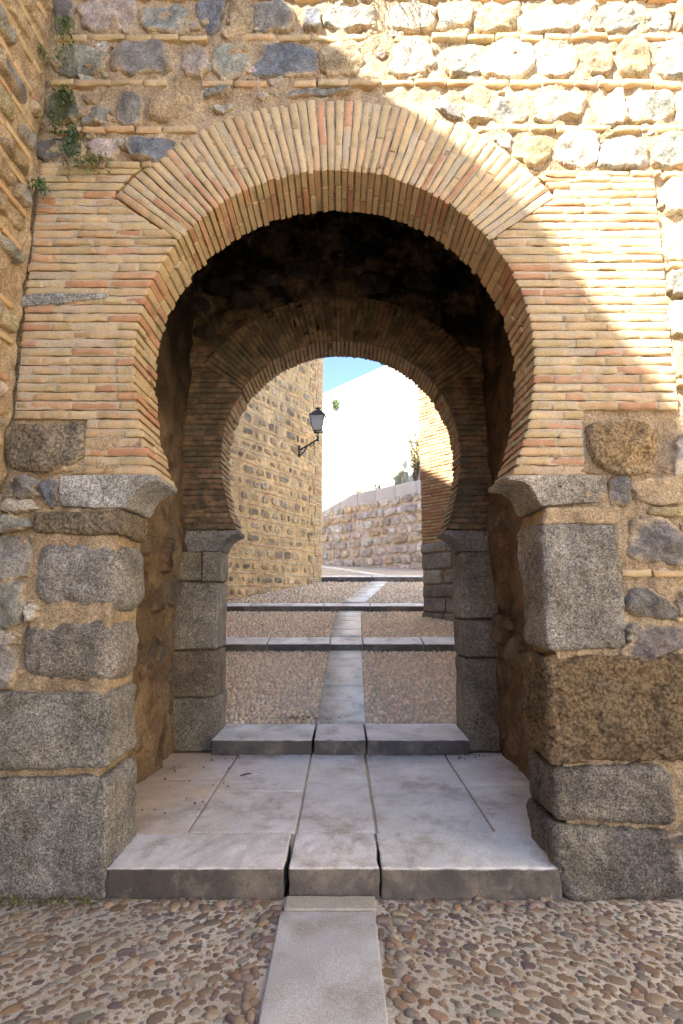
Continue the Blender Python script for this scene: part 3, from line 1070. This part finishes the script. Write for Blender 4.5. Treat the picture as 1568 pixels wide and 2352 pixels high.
def pebbles(mb, X, Y, Zz, ln, wd, ht, ang, cols, nr, ns, slope=0.0):
    v, q, t = dome_tpl(nr, ns)
    n, m = len(X), len(v)
    sup = np.sign(v) * np.abs(v) ** .85
    V = sup[None] * np.stack([ln, wd, ht], -1)[:, None, :]
    nz = 1 + .16 * vn(np.concatenate([v[None, :, :2] * 1.2 + np.zeros((n, 1, 1)), np.arange(n)[:, None, None] * 3.3 + np.zeros((1, m, 1))], -1), 1.0, 5)
    V = V * nz[..., None]
    c, s = np.cos(ang)[:, None], np.sin(ang)[:, None]
    W = np.stack([V[..., 0] * c - V[..., 1] * s, V[..., 0] * s + V[..., 1] * c, V[..., 2]], -1)
    W[..., 2] += slope * W[..., 1]
    W += np.stack([X, Y, Zz], -1)[:, None]
    off = (np.arange(n) * m)[:, None, None]
    mb.add(W.reshape(-1, 3), np.repeat(cols, m, 0), (q[None] + off).reshape(-1, 4), (t[None] + off).reshape(-1, 3))


def scatter(x0, x1, y0, y1, r, tries=30000, rv=.35):
    """dart throwing with varying radius"""
    cell = r * 2
    g = {}
    out = []
    for _ in range(tries):
        x, y = random.uniform(x0, x1), random.uniform(y0, y1)
        rr = r * random.uniform(1 - rv, 1 + rv)
        ix, iy = int(x / cell), int(y / cell)
        ok = True
        for i in range(ix - 1, ix + 2):
            for j in range(iy - 1, iy + 2):
                for (a, b, c) in g.get((i, j), ()):
                    if (a - x) ** 2 + (b - y) ** 2 < (.5 * (c + rr)) ** 2 * 1.0:
                        ok = False
                        break
                if not ok:
                    break
            if not ok:
                break
        if ok:
            g.setdefault((ix, iy), []).append((x, y, rr))
            out.append((x, y, rr))
    return np.array(out)


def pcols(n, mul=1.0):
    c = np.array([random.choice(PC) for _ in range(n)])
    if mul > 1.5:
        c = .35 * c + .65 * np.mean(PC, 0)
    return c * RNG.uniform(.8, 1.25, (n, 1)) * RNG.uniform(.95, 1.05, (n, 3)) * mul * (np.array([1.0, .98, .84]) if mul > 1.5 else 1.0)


cob = MB()
near = scatter(-2.3, 2.3, 1.7 * 1.5, 2.985 * 1.5, .062, 200000, .5)
near[:, 1] /= 1.5
m = ~((near[:, 0] > -.325) & (near[:, 0] < .19))
near = near[m]
n = len(near)
ang = np.abs(RNG.normal(.35, .4, n)) * np.sign(near[:, 0] + .001) * -1
long_ = near[:, 2] * RNG.uniform(.48, .66, n)
pebbles(cob, near[:, 0], near[:, 1], np.full(n, -.0045), long_, long_ * RNG.uniform(.48, .78, n), RNG.uniform(.008, .0135, n), ang, pcols(n, 1.05) * np.array([.96, 1.0, 1.0]), 4, 12)
tiny = scatter(-2.3, 2.3, 1.7, 2.985, .040, 60000, .4)
tiny = tiny[~((tiny[:, 0] > -.32) & (tiny[:, 0] < .185))]
n = len(tiny)
tl_ = tiny[:, 2] * RNG.uniform(.30, .48, n)
pebbles(cob, tiny[:, 0], tiny[:, 1], np.full(n, -.003), tl_, tl_ * RNG.uniform(.6, .9, n), RNG.uniform(.008, .012, n), RNG.uniform(0, 6, n), pcols(n, .95), 3, 9)
# loose row of bigger pebbles along the strip and the step
ex = np.concatenate([RNG.normal(-.365, .035, 46), RNG.normal(.235, .03, 34), RNG.uniform(-1.2, -.32, 26), RNG.uniform(.22, 1.15, 26)])
ey = np.concatenate([RNG.uniform(1.9, 2.97, 46), RNG.uniform(1.9, 2.97, 34), RNG.normal(2.945, .026, 52)])
n = len(ex)
pebbles(cob, ex, ey, np.full(n, .004), RNG.uniform(.018, .040, n), RNG.uniform(.014, .026, n), RNG.uniform(.009, .017, n), RNG.uniform(0, 6, n), pcols(n, 1.1), 4, 12)


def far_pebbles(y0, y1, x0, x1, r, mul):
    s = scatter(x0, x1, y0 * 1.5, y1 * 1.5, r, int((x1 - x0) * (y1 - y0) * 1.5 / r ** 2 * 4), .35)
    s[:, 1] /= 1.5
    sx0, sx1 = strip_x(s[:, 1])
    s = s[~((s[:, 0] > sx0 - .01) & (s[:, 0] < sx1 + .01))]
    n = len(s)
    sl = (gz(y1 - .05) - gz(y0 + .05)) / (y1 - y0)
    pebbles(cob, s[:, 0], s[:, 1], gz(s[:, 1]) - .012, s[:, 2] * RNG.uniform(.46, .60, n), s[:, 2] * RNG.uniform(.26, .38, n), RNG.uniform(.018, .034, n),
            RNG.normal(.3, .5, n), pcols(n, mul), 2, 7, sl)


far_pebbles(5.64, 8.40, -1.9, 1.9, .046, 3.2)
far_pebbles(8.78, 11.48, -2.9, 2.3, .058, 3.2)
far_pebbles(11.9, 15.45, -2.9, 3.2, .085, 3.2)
tag(cob.build('cobblestones', M_PEBBLE), 'river pebbles set on edge in the mortar of the street', 'cobbles', kind='stuff')

# granite path strips
SC = (.53, .54, .545)
path = MB()
slab(path, -.303, .168, 1.2, 2.86, -.06, .022, .008, SC, n=(16, 40, 6), fine=.0015, rough=.003, seed=3)
slab(path, -.285, .172, 2.868, 2.985, -.06, .024, .008, (.48, .45, .38), n=(16, 10, 6), fine=.002, rough=.003, seed=4)


def path_run(y0, y1, lens):
    y = y0
    i = 0
    while y < y1 - .05:
        l = lens[i % len(lens)]
        e = min(y + l, y1)
        if y1 - e < .1:
            e = y1
        xa0, xa1 = strip_x(y)
        xb0, xb1 = strip_x(e)
        k = jc((.82, .77, .66), .04, .01)
        n = 8
        pts = []
        for (zz) in (.014, -.08):
            for t in np.linspace(.012, 1 - .012, n):
                yy_ = y + (e - y) * t
                pts.append((xa0 + (xb0 - xa0) * t, yy_, gz(yy_) + zz))
                pts.append((xa1 + (xb1 - xa1) * t, yy_, gz(yy_) + zz))
        q = []
        for s_ in range(n - 1):
            a = 2 * s_
            q.append([a, a + 1, a + 3, a + 2])
            q.append([a, a + 2, a + 2 + 2 * n, a + 2 * n])
            q.append([a + 1, a + 1 + 2 * n, a + 3 + 2 * n, a + 3])
        q.append([0, 2 * n, 2 * n + 1, 1])
        path.add(pts, k, q)
        y = e
        i += 1


path_run(5.62, 8.39, [.58, .5, .85, .35, .4])
path_run(8.78, 11.48, [.55, .9, .5, .7])
path_run(11.86, 15.48, [.8, .6, .9])
path_run(16.02, 26, [1.2, 1.0])
tag(path.build('path', M_SLAB, smooth=True), kind='structure')

# landing of flagstones inside the passage
land = MB()
land.box((-1.9, 3.3, -.1), (1.9, 5.3, .134), (.40, .34, .26))
rows = {
    'l': ([3.425, 4.10, 5.05], -.925, -.278), 'c': ([3.425, 4.28, 5.05], -.268, .207), 'r': ([3.425, 4.08, 5.05], .218, .925),
    'L': ([3.425, 4.35, 5.05], -1.72, -.935), 'R': ([3.425, 4.22, 5.05], .935, 1.66)}
for k, (yy_, x0, x1) in rows.items():
    for i in range(2):
        c = (.78, .765, .73)
        slab(land, x0 + .003, x1 - .003, yy_[i] + .006, yy_[i + 1] - .006, .02, .146 + random.uniform(-.003, .003), .007, jc(c, .06, .015), n=(20, 20, 5), rough=.003, fine=.0015, seed=i + ord(k))
for k, v_ in enumerate(land.v):
    w = np.clip((-.62 - v_[:, 0]) / .55 + .45 * fbm(v_, 3.2, 4, 63), 0, 1)[:, None] * .9
    land.c[k] = land.c[k] * (1 - w) + np.array((.66, .50, .34)) * w
tag(land.build('landing', M_SLAB), kind='structure')


def step(label, blocks, y0, y1, z0, z1, slope=0.0, col=(.82, .78, .70), r=.012, rough=.004, fine=.003, m=None):
    root = empty('stone_step', (0, y0, z0), label, 'step', 'granite steps across the street')
    for i, (x0, x1) in enumerate(blocks):
        mb = MB()
        slab(mb, x0 + .004, x1 - .004, y0 + random.uniform(-.006, .006), y1, z0 - .05, z1, r, jc(col, .05, .015), n=(64, 22, 14), rough=rough, fine=fine, seed=i + int(y0 * 7), sidek=.14)  # risers darkened: rough dirty stone, with their shade mixed into the colour
        if slope:
            for a in mb.v:
                a[:, 2] += slope * (a[:, 1] - y0)
        mb.build('step_block', m or M_SLAB, root)
    return root


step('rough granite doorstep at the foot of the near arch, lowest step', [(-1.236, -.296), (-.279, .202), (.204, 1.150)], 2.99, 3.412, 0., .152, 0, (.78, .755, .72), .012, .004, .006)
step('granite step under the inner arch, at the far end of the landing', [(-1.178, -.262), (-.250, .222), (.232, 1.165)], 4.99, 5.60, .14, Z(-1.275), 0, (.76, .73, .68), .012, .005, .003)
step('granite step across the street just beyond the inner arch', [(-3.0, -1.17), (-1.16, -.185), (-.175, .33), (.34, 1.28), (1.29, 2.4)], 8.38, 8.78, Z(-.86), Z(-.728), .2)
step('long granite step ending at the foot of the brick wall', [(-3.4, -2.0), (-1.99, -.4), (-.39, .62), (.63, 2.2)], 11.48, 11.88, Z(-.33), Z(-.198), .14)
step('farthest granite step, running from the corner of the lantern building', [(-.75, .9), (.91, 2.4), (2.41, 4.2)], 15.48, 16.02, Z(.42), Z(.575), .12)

# ================================================================== STONE BUILDING with the lantern
TB = np.array([.52, .854])
CB = np.array([-.59, 15.5])
NB = np.array([.854, -.52])
bld = empty('stone_building', (CB[0], CB[1], 1.9), 'tall tan rubble stone building with brick corner carrying the lantern', 'building')
FB = Frame((CB[0], CB[1], 0), (TB[0], TB[1], 0))
HB = EYE + 9.6
mb = MB()
aa, bb = np.meshgrid(np.linspace(-6, 0, 130), np.linspace(1.0, HB, 200))
L = np.stack([aa, bb, np.zeros_like(aa)], -1)
L[..., 2] = -.008 + .009 * fbm(L, 5, 4, 51)
L[:, -1, 2] = 0
MB2 = (.70, .465, .215)
mb.grid(FB(L), np.array(MB2) * (1 + .16 * fbm(L, 1.2, 4, 8))[..., None])
p = [(-13, 1, -.05), (-6, 1, -.05), (-6, HB, -.05), (-13, HB, -.05), (0, 1, 0), (0, 1, -10), (0, HB, -10), (0, HB, 0), (-13, 1, -10), (-13, HB, -10), (-13, HB, 0)]
mb.add(FB(np.array(p, float)), MB2, [[0, 1, 2, 3], [4, 5, 6, 7], [5, 8, 9, 6], [8, 0, 3, 9], [7, 6, 9, 10]])
mb.build('wall', M_MORTAR, bld)
ms, mbk = MB(), MB()
PALB = ((.36, .255, .155), (.29, .215, .15), (.50, .33, .175), (.46, .31, .165), (.56, .41, .24), (.52, .35, .18), (.34, .265, .185), (.25, .185, .13))
rubble(ms, mbk, FB, -5.4, -.45, 1.2, 10.3, .29, .18, .52, PALB, .055, 18, 5, .026, .012, .085, .2, bmul=1.15, bandlen=.36, dust=MB2)
ms.build('rubble_stone', M_STONE, bld)
mbk.build('brick_band', M_BRICK, bld)
mq = MB()
z = 1.2
i = 0
while z < 10.6:
    ln = [.52, .36, .66, .44][(i // 5) % 4] + random.uniform(-.03, .03)
    x = 0.0
    while x < ln - .03:
        w = min(random.choice([.28, .30, .15]), ln - x)
        brick(mq, FB, [(-x - w + .006, z), (-x - .006, z), (-x - .006, z + .047), (-x - w + .006, z + .047)], -.03, .022 + random.uniform(-.004, .006), bc(.14) * 1.1, 5, 4, .005, 1, .006, i)
        x += w
    z += .06
    i += 1
mq.build('brick_quoin', M_BRICK, bld)

# lantern
lamp = empty('wall_lantern', (0, 0, 0), 'black iron street lantern on a scrolled wall bracket', 'lantern')
LA = np.array([-1.218, 14.47])
FL = Frame((LA[0], LA[1], EYE), (NB[0], NB[1], 0))          # a outward from the wall, b up
IR = (.035, .032, .032)
mb = MB()
V3 = lambda a, b, h=0: FL(np.array([[a, b, h]]))[0]
mb.box((0, 3.93, -.03), (.035, 4.27, .03), IR, FL)
mb.tube([V3(.02, 4.14), V3(.3, 4.23), V3(.66, 4.36)], .022, IR, 8)
mb.tube([V3(.03, 3.96), V3(.13, 4.02), V3(.23, 4.12), V3(.30, 4.22)], .018, IR, 8)
for (cx, cz, r0) in ((.12, 4.09, .05), (.24, 4.15, .035), (.40, 4.23, .035), (.52, 4.24, .03)):
    mb.tube([V3(cx + r0 * math.cos(t), cz + r0 * math.sin(t)) for t in np.linspace(0, 5.5, 14)], .011, IR, 6)
mb.tube([V3(.655, 4.30), V3(.655, 4.40), V3(.655, 4.50), V3(.655, 4.56)], [.035, .03, .014, .02], IR, 10)
mb.build('bracket', M_IRON, lamp)
fr_ = MB()
cen = .655
rot = R(20)


def lp(r, b, k):
    t = rot + k * math.pi / 2
    return V3(cen + r * math.cos(t), b, r * math.sin(t))


RB, RT, RC = .17, .30, .14
zb, zt2, zc = 4.58, 5.02, 5.16
for k in range(4):
    fr_.tube([lp(RB, zb, k), lp(RT, zt2, k)], .014, IR, 6)
    fr_.tube([lp(RB, zb, k), lp(RB, zb, k + 1)], .014, IR, 6)
    fr_.tube([lp(RT, zt2, k), lp(RT, zt2, k + 1)], .018, IR, 6)
    fr_.tube([lp(RB, zb + .03, k), V3(cen, 4.52)], .01, IR, 6)
lframe = fr_.build('lantern_frame', M_IRON, lamp)
for k in range(4):
    g = MB()
    quad = np.array([lp(RB, zb, k), lp(RB, zb, k + 1), lp(RT, zt2, k + 1), lp(RT, zt2, k)])
    cc = V3(cen, 4.8)
    inn = cc + (quad - cc) * .96
    inn[:, 2] = quad[:, 2]
    g.add(np.concatenate([quad * .02 + inn * .98, inn - (quad - inn) * .2]), (.7, .68, .62), [[0, 1, 2, 3], [7, 6, 5, 4], [0, 4, 5, 1], [1, 5, 6, 2], [2, 6, 7, 3], [3, 7, 4, 0]])
    g.build('glass_pane', M_GLASS, lframe, False)
cap = MB()
for k in range(4):
    cap.add([lp(RT + .02, zt2, k), lp(RT + .02, zt2, k + 1), lp(RC, zc, k + 1), lp(RC, zc, k)], IR, [[0, 1, 2, 3]])
    cap.add([lp(RC, zc, k), lp(RC, zc, k + 1), lp(.05, zc + .05, k + 1), lp(.05, zc + .05, k)], IR, [[0, 1, 2, 3]])
    cap.add([lp(RT + .02, zt2, k), lp(RT + .02, zt2, k + 1), V3(cen, zt2 - .01)], IR, None, [[0, 2, 1]])
cap.tube([V3(cen, zc + .03), V3(cen, zc + .08), V3(cen, zc + .10), V3(cen, zc + .13)], [.05, .04, .085, .02], IR, 10)
cap.build('lantern_cap', M_IRON, lamp, False)

# ================================================================== BRICK WALL beyond the arch on the right
FP = Frame((1.67, 10.8, 0), (.669, -.743, 0))
pier = empty('brick_wall', (1.67, 10.8, 1.3), 'red brick wall on a stone footing beyond the inner arch', 'wall')
mb = MB()
HP = EYE + 4.55
mb.box((.0, .9, -.9), (5.0, HP, -.012), (.40, .28, .18), FP)
mb.build('masonry', M_MORTAR, pier, False)
mq = MB()
z = EYE + 1.02
i = 0
while z < HP - .03:
    x = -.004 + random.uniform(-.012, .006)
    while x < 1.6:
        w = random.choice([.26, .28, .24, .14])
        brick(mq, FP, [(x + .006, z), (x + w - .006, z), (x + w - .006, z + .05), (x + .006, z + .05)], -.05, random.uniform(-.006, .012), bc(.3) * np.array([1, .9, .85]), 6, 4, .005, 1, .006, i)
        x += w
    z += .068
    i += 1
mq.build('brick_facing', M_BRICK, pier)
ms = MB()
z = .76
for hh, blocks in ((.26, [(-.03, .8), (.82, 1.5)]), (.23, [(-.05, .5), (.52, 1.3)]), (.28, [(0, .55), (.57, 1.1)]), (.27, [(-.02, .9), (.92, 1.4)]), (.30, [(.0, .48), (.56, 1.2)]), (.33, [(-.02, .75), (.77, 1.4)]), (.22, [(-.03, .62), (.64, 1.3)])):
    for (x0, x1) in blocks:
        rblock(ms, FP, [(x0, z), (x1, z + .01), (x1, z + hh - .02), (x0 + .02, z + hh - .015)], -.3, .04, .045, jc((.31, .28, .25), .15), rough=.016, n=(18, 12, 8), seed=z * 9 + x0)
    z += hh
ms.build('footing', M_GRANITE, pier)

# ================================================================== RETAINING WALL and WHITE BUILDING at the end of the street
UF = np.array([.662, -.749])
FF = Frame((-.88, 24.0, 0), (UF[0], UF[1], 0))
ret = empty('retaining_wall', (-.88, 24, 3), 'pale rubble retaining wall closing the street under the white building', 'wall')
mb = MB()
aa, bb = np.meshgrid(np.linspace(-6, 9, 150), np.linspace(1.8, EYE + 4.42, 60))
L = np.stack([aa, bb, np.zeros_like(aa)], -1)
L[..., 2] = .02 * fbm(L, 3, 4, 51)
CF = np.array((.66, .55, .43))
mb.grid(FF(L), CF * (1 + .1 * fbm(L, 2, 3, 8))[..., None])
mb.box((-6, 1.8, -1.2), (9, EYE + 4.40, -.06), CF, FF)
mb.build('masonry', M_MORTAR, ret)
ms = MB()
PALF = ((.58, .50, .40), (.50, .43, .345), (.64, .54, .42), (.56, .42, .27), (.70, .63, .53), (.44, .385, .32), (.60, .475, .33))
rubble(ms, None, FF, -1.4, 6.6, 2.35, EYE + 3.75, .40, .22, .85, PALF, 0, 18, 6, .11, .03, .045, .02)
ms.build('rubble_stone', M_STONE, ret)
mb = MB()
for i in range(8):
    rblock(mb, FF, [(-2 + i * 1.1, EYE + 3.8), (-2 + i * 1.1 + 1.09, EYE + 3.8), (-2 + i * 1.1 + 1.09, EYE + 4.42), (-2 + i * 1.1, EYE + 4.42)], -.5, .05, .03, jc((.58, .52, .45), .06), n=(12, 10, 8), rough=.02)
mb.build('coping', M_WHITE, ret)

wb = empty('white_building', (-.88, 24.6, 4), 'sunlit whitewashed building with sloping roof edge above the retaining wall', 'building')
mb = MB()
FW = Frame((-.88 + .749 * .35, 24.0 + .662 * .35, 0), (UF[0], UF[1], 0))
mb.box((-9, 2.0, -8), (11, EYE + 9.75, 0), (.80, .77, .71), FW)
mb.build('wall', M_WHITE, wb, False)
mb = MB()
mb.box((-9.2, EYE + 9.75, -8.2), (11.2, EYE + 9.84, .10), (.72, .66, .58), FW)
mb.build('roof', M_ROOF, wb, False)
for a, b in ((3.5, 7.5), (3.9, 7.25), (3.95, 7.8), (1.9, 6.6), (4.1, 5.9)):
    mb = MB()
    mb.box((a, EYE + b, -.02), (a + .09, EYE + b + .13, .012), (.10, .09, .08), FW)
    mb.build('vent_hole', M_IRON, wb, False)


# ================================================================== PLANTS
def leaves(mb, pts, size, col, asp=.45):
    n = len(pts)
    d = RNG.normal(0, 1, (n, 3))
    d /= np.linalg.norm(d, axis=1)[:, None]
    e = np.cross(d, RNG.normal(0, 1, (n, 3)))
    e /= np.linalg.norm(e, axis=1)[:, None]
    s = size * RNG.uniform(.6, 1.3, (n, 1))
    v = np.stack([pts - d * s, pts + e * s * asp, pts + d * s, pts - e * s * asp], 1)
    c = np.array(col) * RNG.uniform(.6, 1.35, (n, 1)) * np.array([1, 1, 1])
    mb.add(v.reshape(-1, 3), np.repeat(c, 4, 0), np.arange(n * 4).reshape(-1, 4))


def wall_weed(label, x, y, h, w, n, col, trail=True, size=.014, group='weeds growing from the wall'):
    """weed rooted in a joint of the front wall, with drooping stems"""
    root = empty('wall_weed', (0, 0, 0), label, 'weed', group)
    st, lv = MB(), MB()
    X, Zz = P(x, y, D1)
    allp = []
    for k in range(max(3, n // 30)):
        dx = random.uniform(-w, w)
        L = h * random.uniform(.5, 1)
        pts = []
        for t in np.linspace(0, 1, 7):
            out = .03 + .05 * math.sin(t * 2.6) + .01 * k % .03
            pts.append((X + dx * t + .012 * math.sin(t * 7 + k), D1 - out, Zz + (.06 * math.sin(t * 3.1) - L * t * t if trail else L * t)))
        pts = np.array(pts)
        st.tube(pts, np.linspace(.003, .0012, 7), np.array(col) * .8, 4)
        m = n // max(3, n // 30)
        ti = RNG.uniform(.15, 1, m)
        base = np.stack([np.interp(ti, np.linspace(0, 1, 7), pts[:, j]) for j in range(3)], -1)
        allp.append(base + RNG.normal(0, .017, (m, 3)))
    leaves(lv, np.concatenate(allp), size, col)
    st.build('stem', M_LEAF, root)
    lv.build('foliage', M_LEAF, root)


wall_weed('thin green weed trailing down the topmost joints beside the left corner', 160, 78, .46, .10, 160, (.11, .15, .045))
wall_weed('dark tuft of weed above the round mossy stone in the left corner', 165, 240, .36, .10, 240, (.085, .11, .04))
wall_weed('green weed hanging in front of the round mossy stone', 175, 330, .26, .08, 220, (.06, .10, .045))
wall_weed('low weed spreading over the top brick courses below the blue stone', 225, 395, .10, .16, 120, (.13, .15, .05))
wall_weed('small green weed in the brick courses at the left corner', 110, 458, .06, .07, 110, (.10, .15, .06))
wall_weed('pale green weed hugging the left corner beside the grey stone', 108, 150, .22, .05, 90, (.17, .19, .06))

tw = empty('dry_twigs', (0, 0, 0), 'bare dry twigs hanging over the rubble above the arch', 'twigs')
st = MB()
X0, Z0 = P(880, -20, D1)
for k in range(34):
    a = X0 + random.uniform(-.16, .26)
    pts = []
    bend = random.uniform(-.35, .35)
    Lg = random.uniform(.25, .62)
    for t in np.linspace(0, 1, 9):
        pts.append((a + bend * t * t + .03 * math.sin(t * 6 + k), D1 - .05 - .07 * math.sin(t * 2.5) - .02 * (k % 3), Z0 + .05 - Lg * t + .05 * math.sin(t * 5 + k * 2)))
    st.tube(pts, np.linspace(.0032, .001, 9), (.16, .11, .07), 4)
st.build('stem', M_TWIG, tw)

ms_ = MB()
mp = []
for x in np.linspace(-10, 232, 150):
    X, Zz = P(x + random.uniform(-3, 3), 2058, D1)
    mp.append((X, D1 - .05 - abs(random.gauss(0, .03)), .012 + abs(random.gauss(0, .02))))
leaves(ms_, np.array(mp), .014, (.13, .13, .05))
tag(ms_.build('moss', M_LEAF), 'yellow-green moss along the foot of the large left granite block', 'moss', kind='stuff')


def bush(label, fr, a, b, h, w, hgt, n, size, col, name='shrub', group=None, cat='shrub'):
    root = empty(name, (0, 0, 0), label, cat, group)
    st, lv = MB(), MB()
    tips = []
    for k in range(9):
        da, dh = random.uniform(-w, w), random.uniform(-w, w) * .5
        e = np.array([a + da, b + hgt * random.uniform(.5, 1), h + dh])
        s = np.array([a + da * .2, b - .05, h])
        mid = (s + e) / 2 + RNG.normal(0, w * .12, 3)
        st.tube(fr(np.array([s, mid, e])), [.02, .014, .006], (.14, .10, .06), 5)
        for t in RNG.uniform(.3, 1.05, n // 9):
            q = s + (e - s) * t
            tips.append(fr((q + RNG.normal(0, w * .16, 3))[None])[0])
    leaves(lv, np.array(tips), size, col)
    st.build('stem', M_TWIG, root)
    lv.build('foliage', M_LEAF, root)


def on_far(x, y, back=0.0):
    """wall coordinate (a, b) of picture position x, y on the retaining wall"""
    u = (x - 784) / FPX
    v = (1175.5 - y) / FPX
    d = np.array([u, CP - v * SP, SP + v * CP])
    o = np.array([0, 0, EYE])
    t = np.dot(FF.O - FF.N * back - o, FF.N) / np.dot(d, FF.N)
    q = o + d * t - FF.O
    return float(q @ FF.U), float(q[2])


TOPW = EYE + 4.40
for (x, lb, w, hh, n) in ((820, 'small dry grass tuft on the coping, farther of two', .3, .3, 90), (862, 'small dry grass tuft on the coping, nearer of two', .25, .35, 90)):
    a, b = on_far(x, 1130)
    bush(lb, FF, a, TOPW, -.12, w, hh, n, .05, (.30, .27, .13), 'grass_tuft', 'grass tufts on the retaining wall', 'grass')
a, b = on_far(940, 1080)
bush('tall yellow-green bush standing on the wall beside the brick wall', FF, a + .15, TOPW, -.15, .38, 2.0, 520, .08, (.30, .25, .13))
a, b = on_far(757, 925)
FWb = FW
bush('small green plant sprouting from the white wall beside the lantern', FW, a + .12, b - .3, .1, .22, .55, 200, .07, (.15, .22, .08), 'wall_plant')

pear = empty('prickly_pear', (0, 0, 0), 'prickly pear with flat grey-green pads on top of the retaining wall', 'cactus')
a, b = on_far(908, 1090)
for (da, db, r_, tl) in ((0, .22, .24, .2), (-.22, .5, .2, -.6), (.2, .55, .22, .5), (.02, .82, .2, .1), (.22, 1.05, .17, .4), (-.4, .72, .16, -.8), (.45, .3, .2, .9), (-.1, 1.15, .14, -.3)):
    mb = MB()
    v, q, t = dome_tpl(6, 14)
    full = []
    vv = v.copy()
    ph = np.arccos(np.clip(vv[:, 2], -1, 1)) / .58
    az = np.arctan2(vv[:, 1], vv[:, 0])
    sx = np.sin(ph) * np.cos(az)
    sy = np.sin(ph) * np.sin(az)
    sz = np.cos(ph)
    lx, ly, lz = sx * r_ * .8, sy * r_ * 1.15, sz * r_ * .16
    ca, sa = math.cos(-tl * .5), math.sin(-tl * .5)
    L = np.stack([a + da + lx * ca - ly * sa, TOPW + db + lx * sa + ly * ca, -.15 + lz + da * .15], -1)
    mb.add(FF(L), jc((.27, .27, .17), .15), q, t)
    mb.build('cactus_pad', M_LEAF, pear)

post = MB()
zb_ = TOPW
a, b = on_far(966, 1080)
pz = np.linspace(TOPW - .05, TOPW + 2.6, 8)
post.tube(FF(np.stack([np.full(8, a - .02), pz, np.full(8, -.1) + .01 * np.sin(pz * 3)], -1)), np.linspace(.09, .075, 8), (.30, .22, .15), 8)
tag(post.build('wooden_post', M_TWIG), 'slim brown wooden post rising beside the edge of the brick wall', 'post')

# leaf litter swept against the steps
lt = MB()
lp_ = [(random.gauss(-.42, .13), random.gauss(5.72, .05), float(gz(5.7)) + .02) for _ in range(70)]
lp_ += [(random.uniform(-1.1, 1.1), 4.975 - abs(random.gauss(0, .02)), .155) for _ in range(36)]
lp_ += [(random.uniform(-1.45, -.8), random.uniform(3.5, 4.9), .152) for _ in range(40)]
lp_ += [(random.uniform(1.0, 1.3), random.gauss(4.93, .05), .155) for _ in range(24)]
leaves(lt, np.array(lp_), .011, (.09, .06, .035), .6)
tag(lt.build('leaf_litter', M_TWIG), 'dark leaf litter gathered along the steps and the landing', 'litter', kind='stuff')

# a fallen twig on the landing
st = MB()
st.tube([(-.80, 4.42, .152), (-.77, 4.43, .158), (-.745, 4.455, .156), (-.72, 4.46, .153)], [.004, .006, .005, .003], (.05, .04, .03), 5)
tag(st.build('fallen_twig', M_TWIG), 'small dark twig lying on the left flagstones of the landing', 'twig')
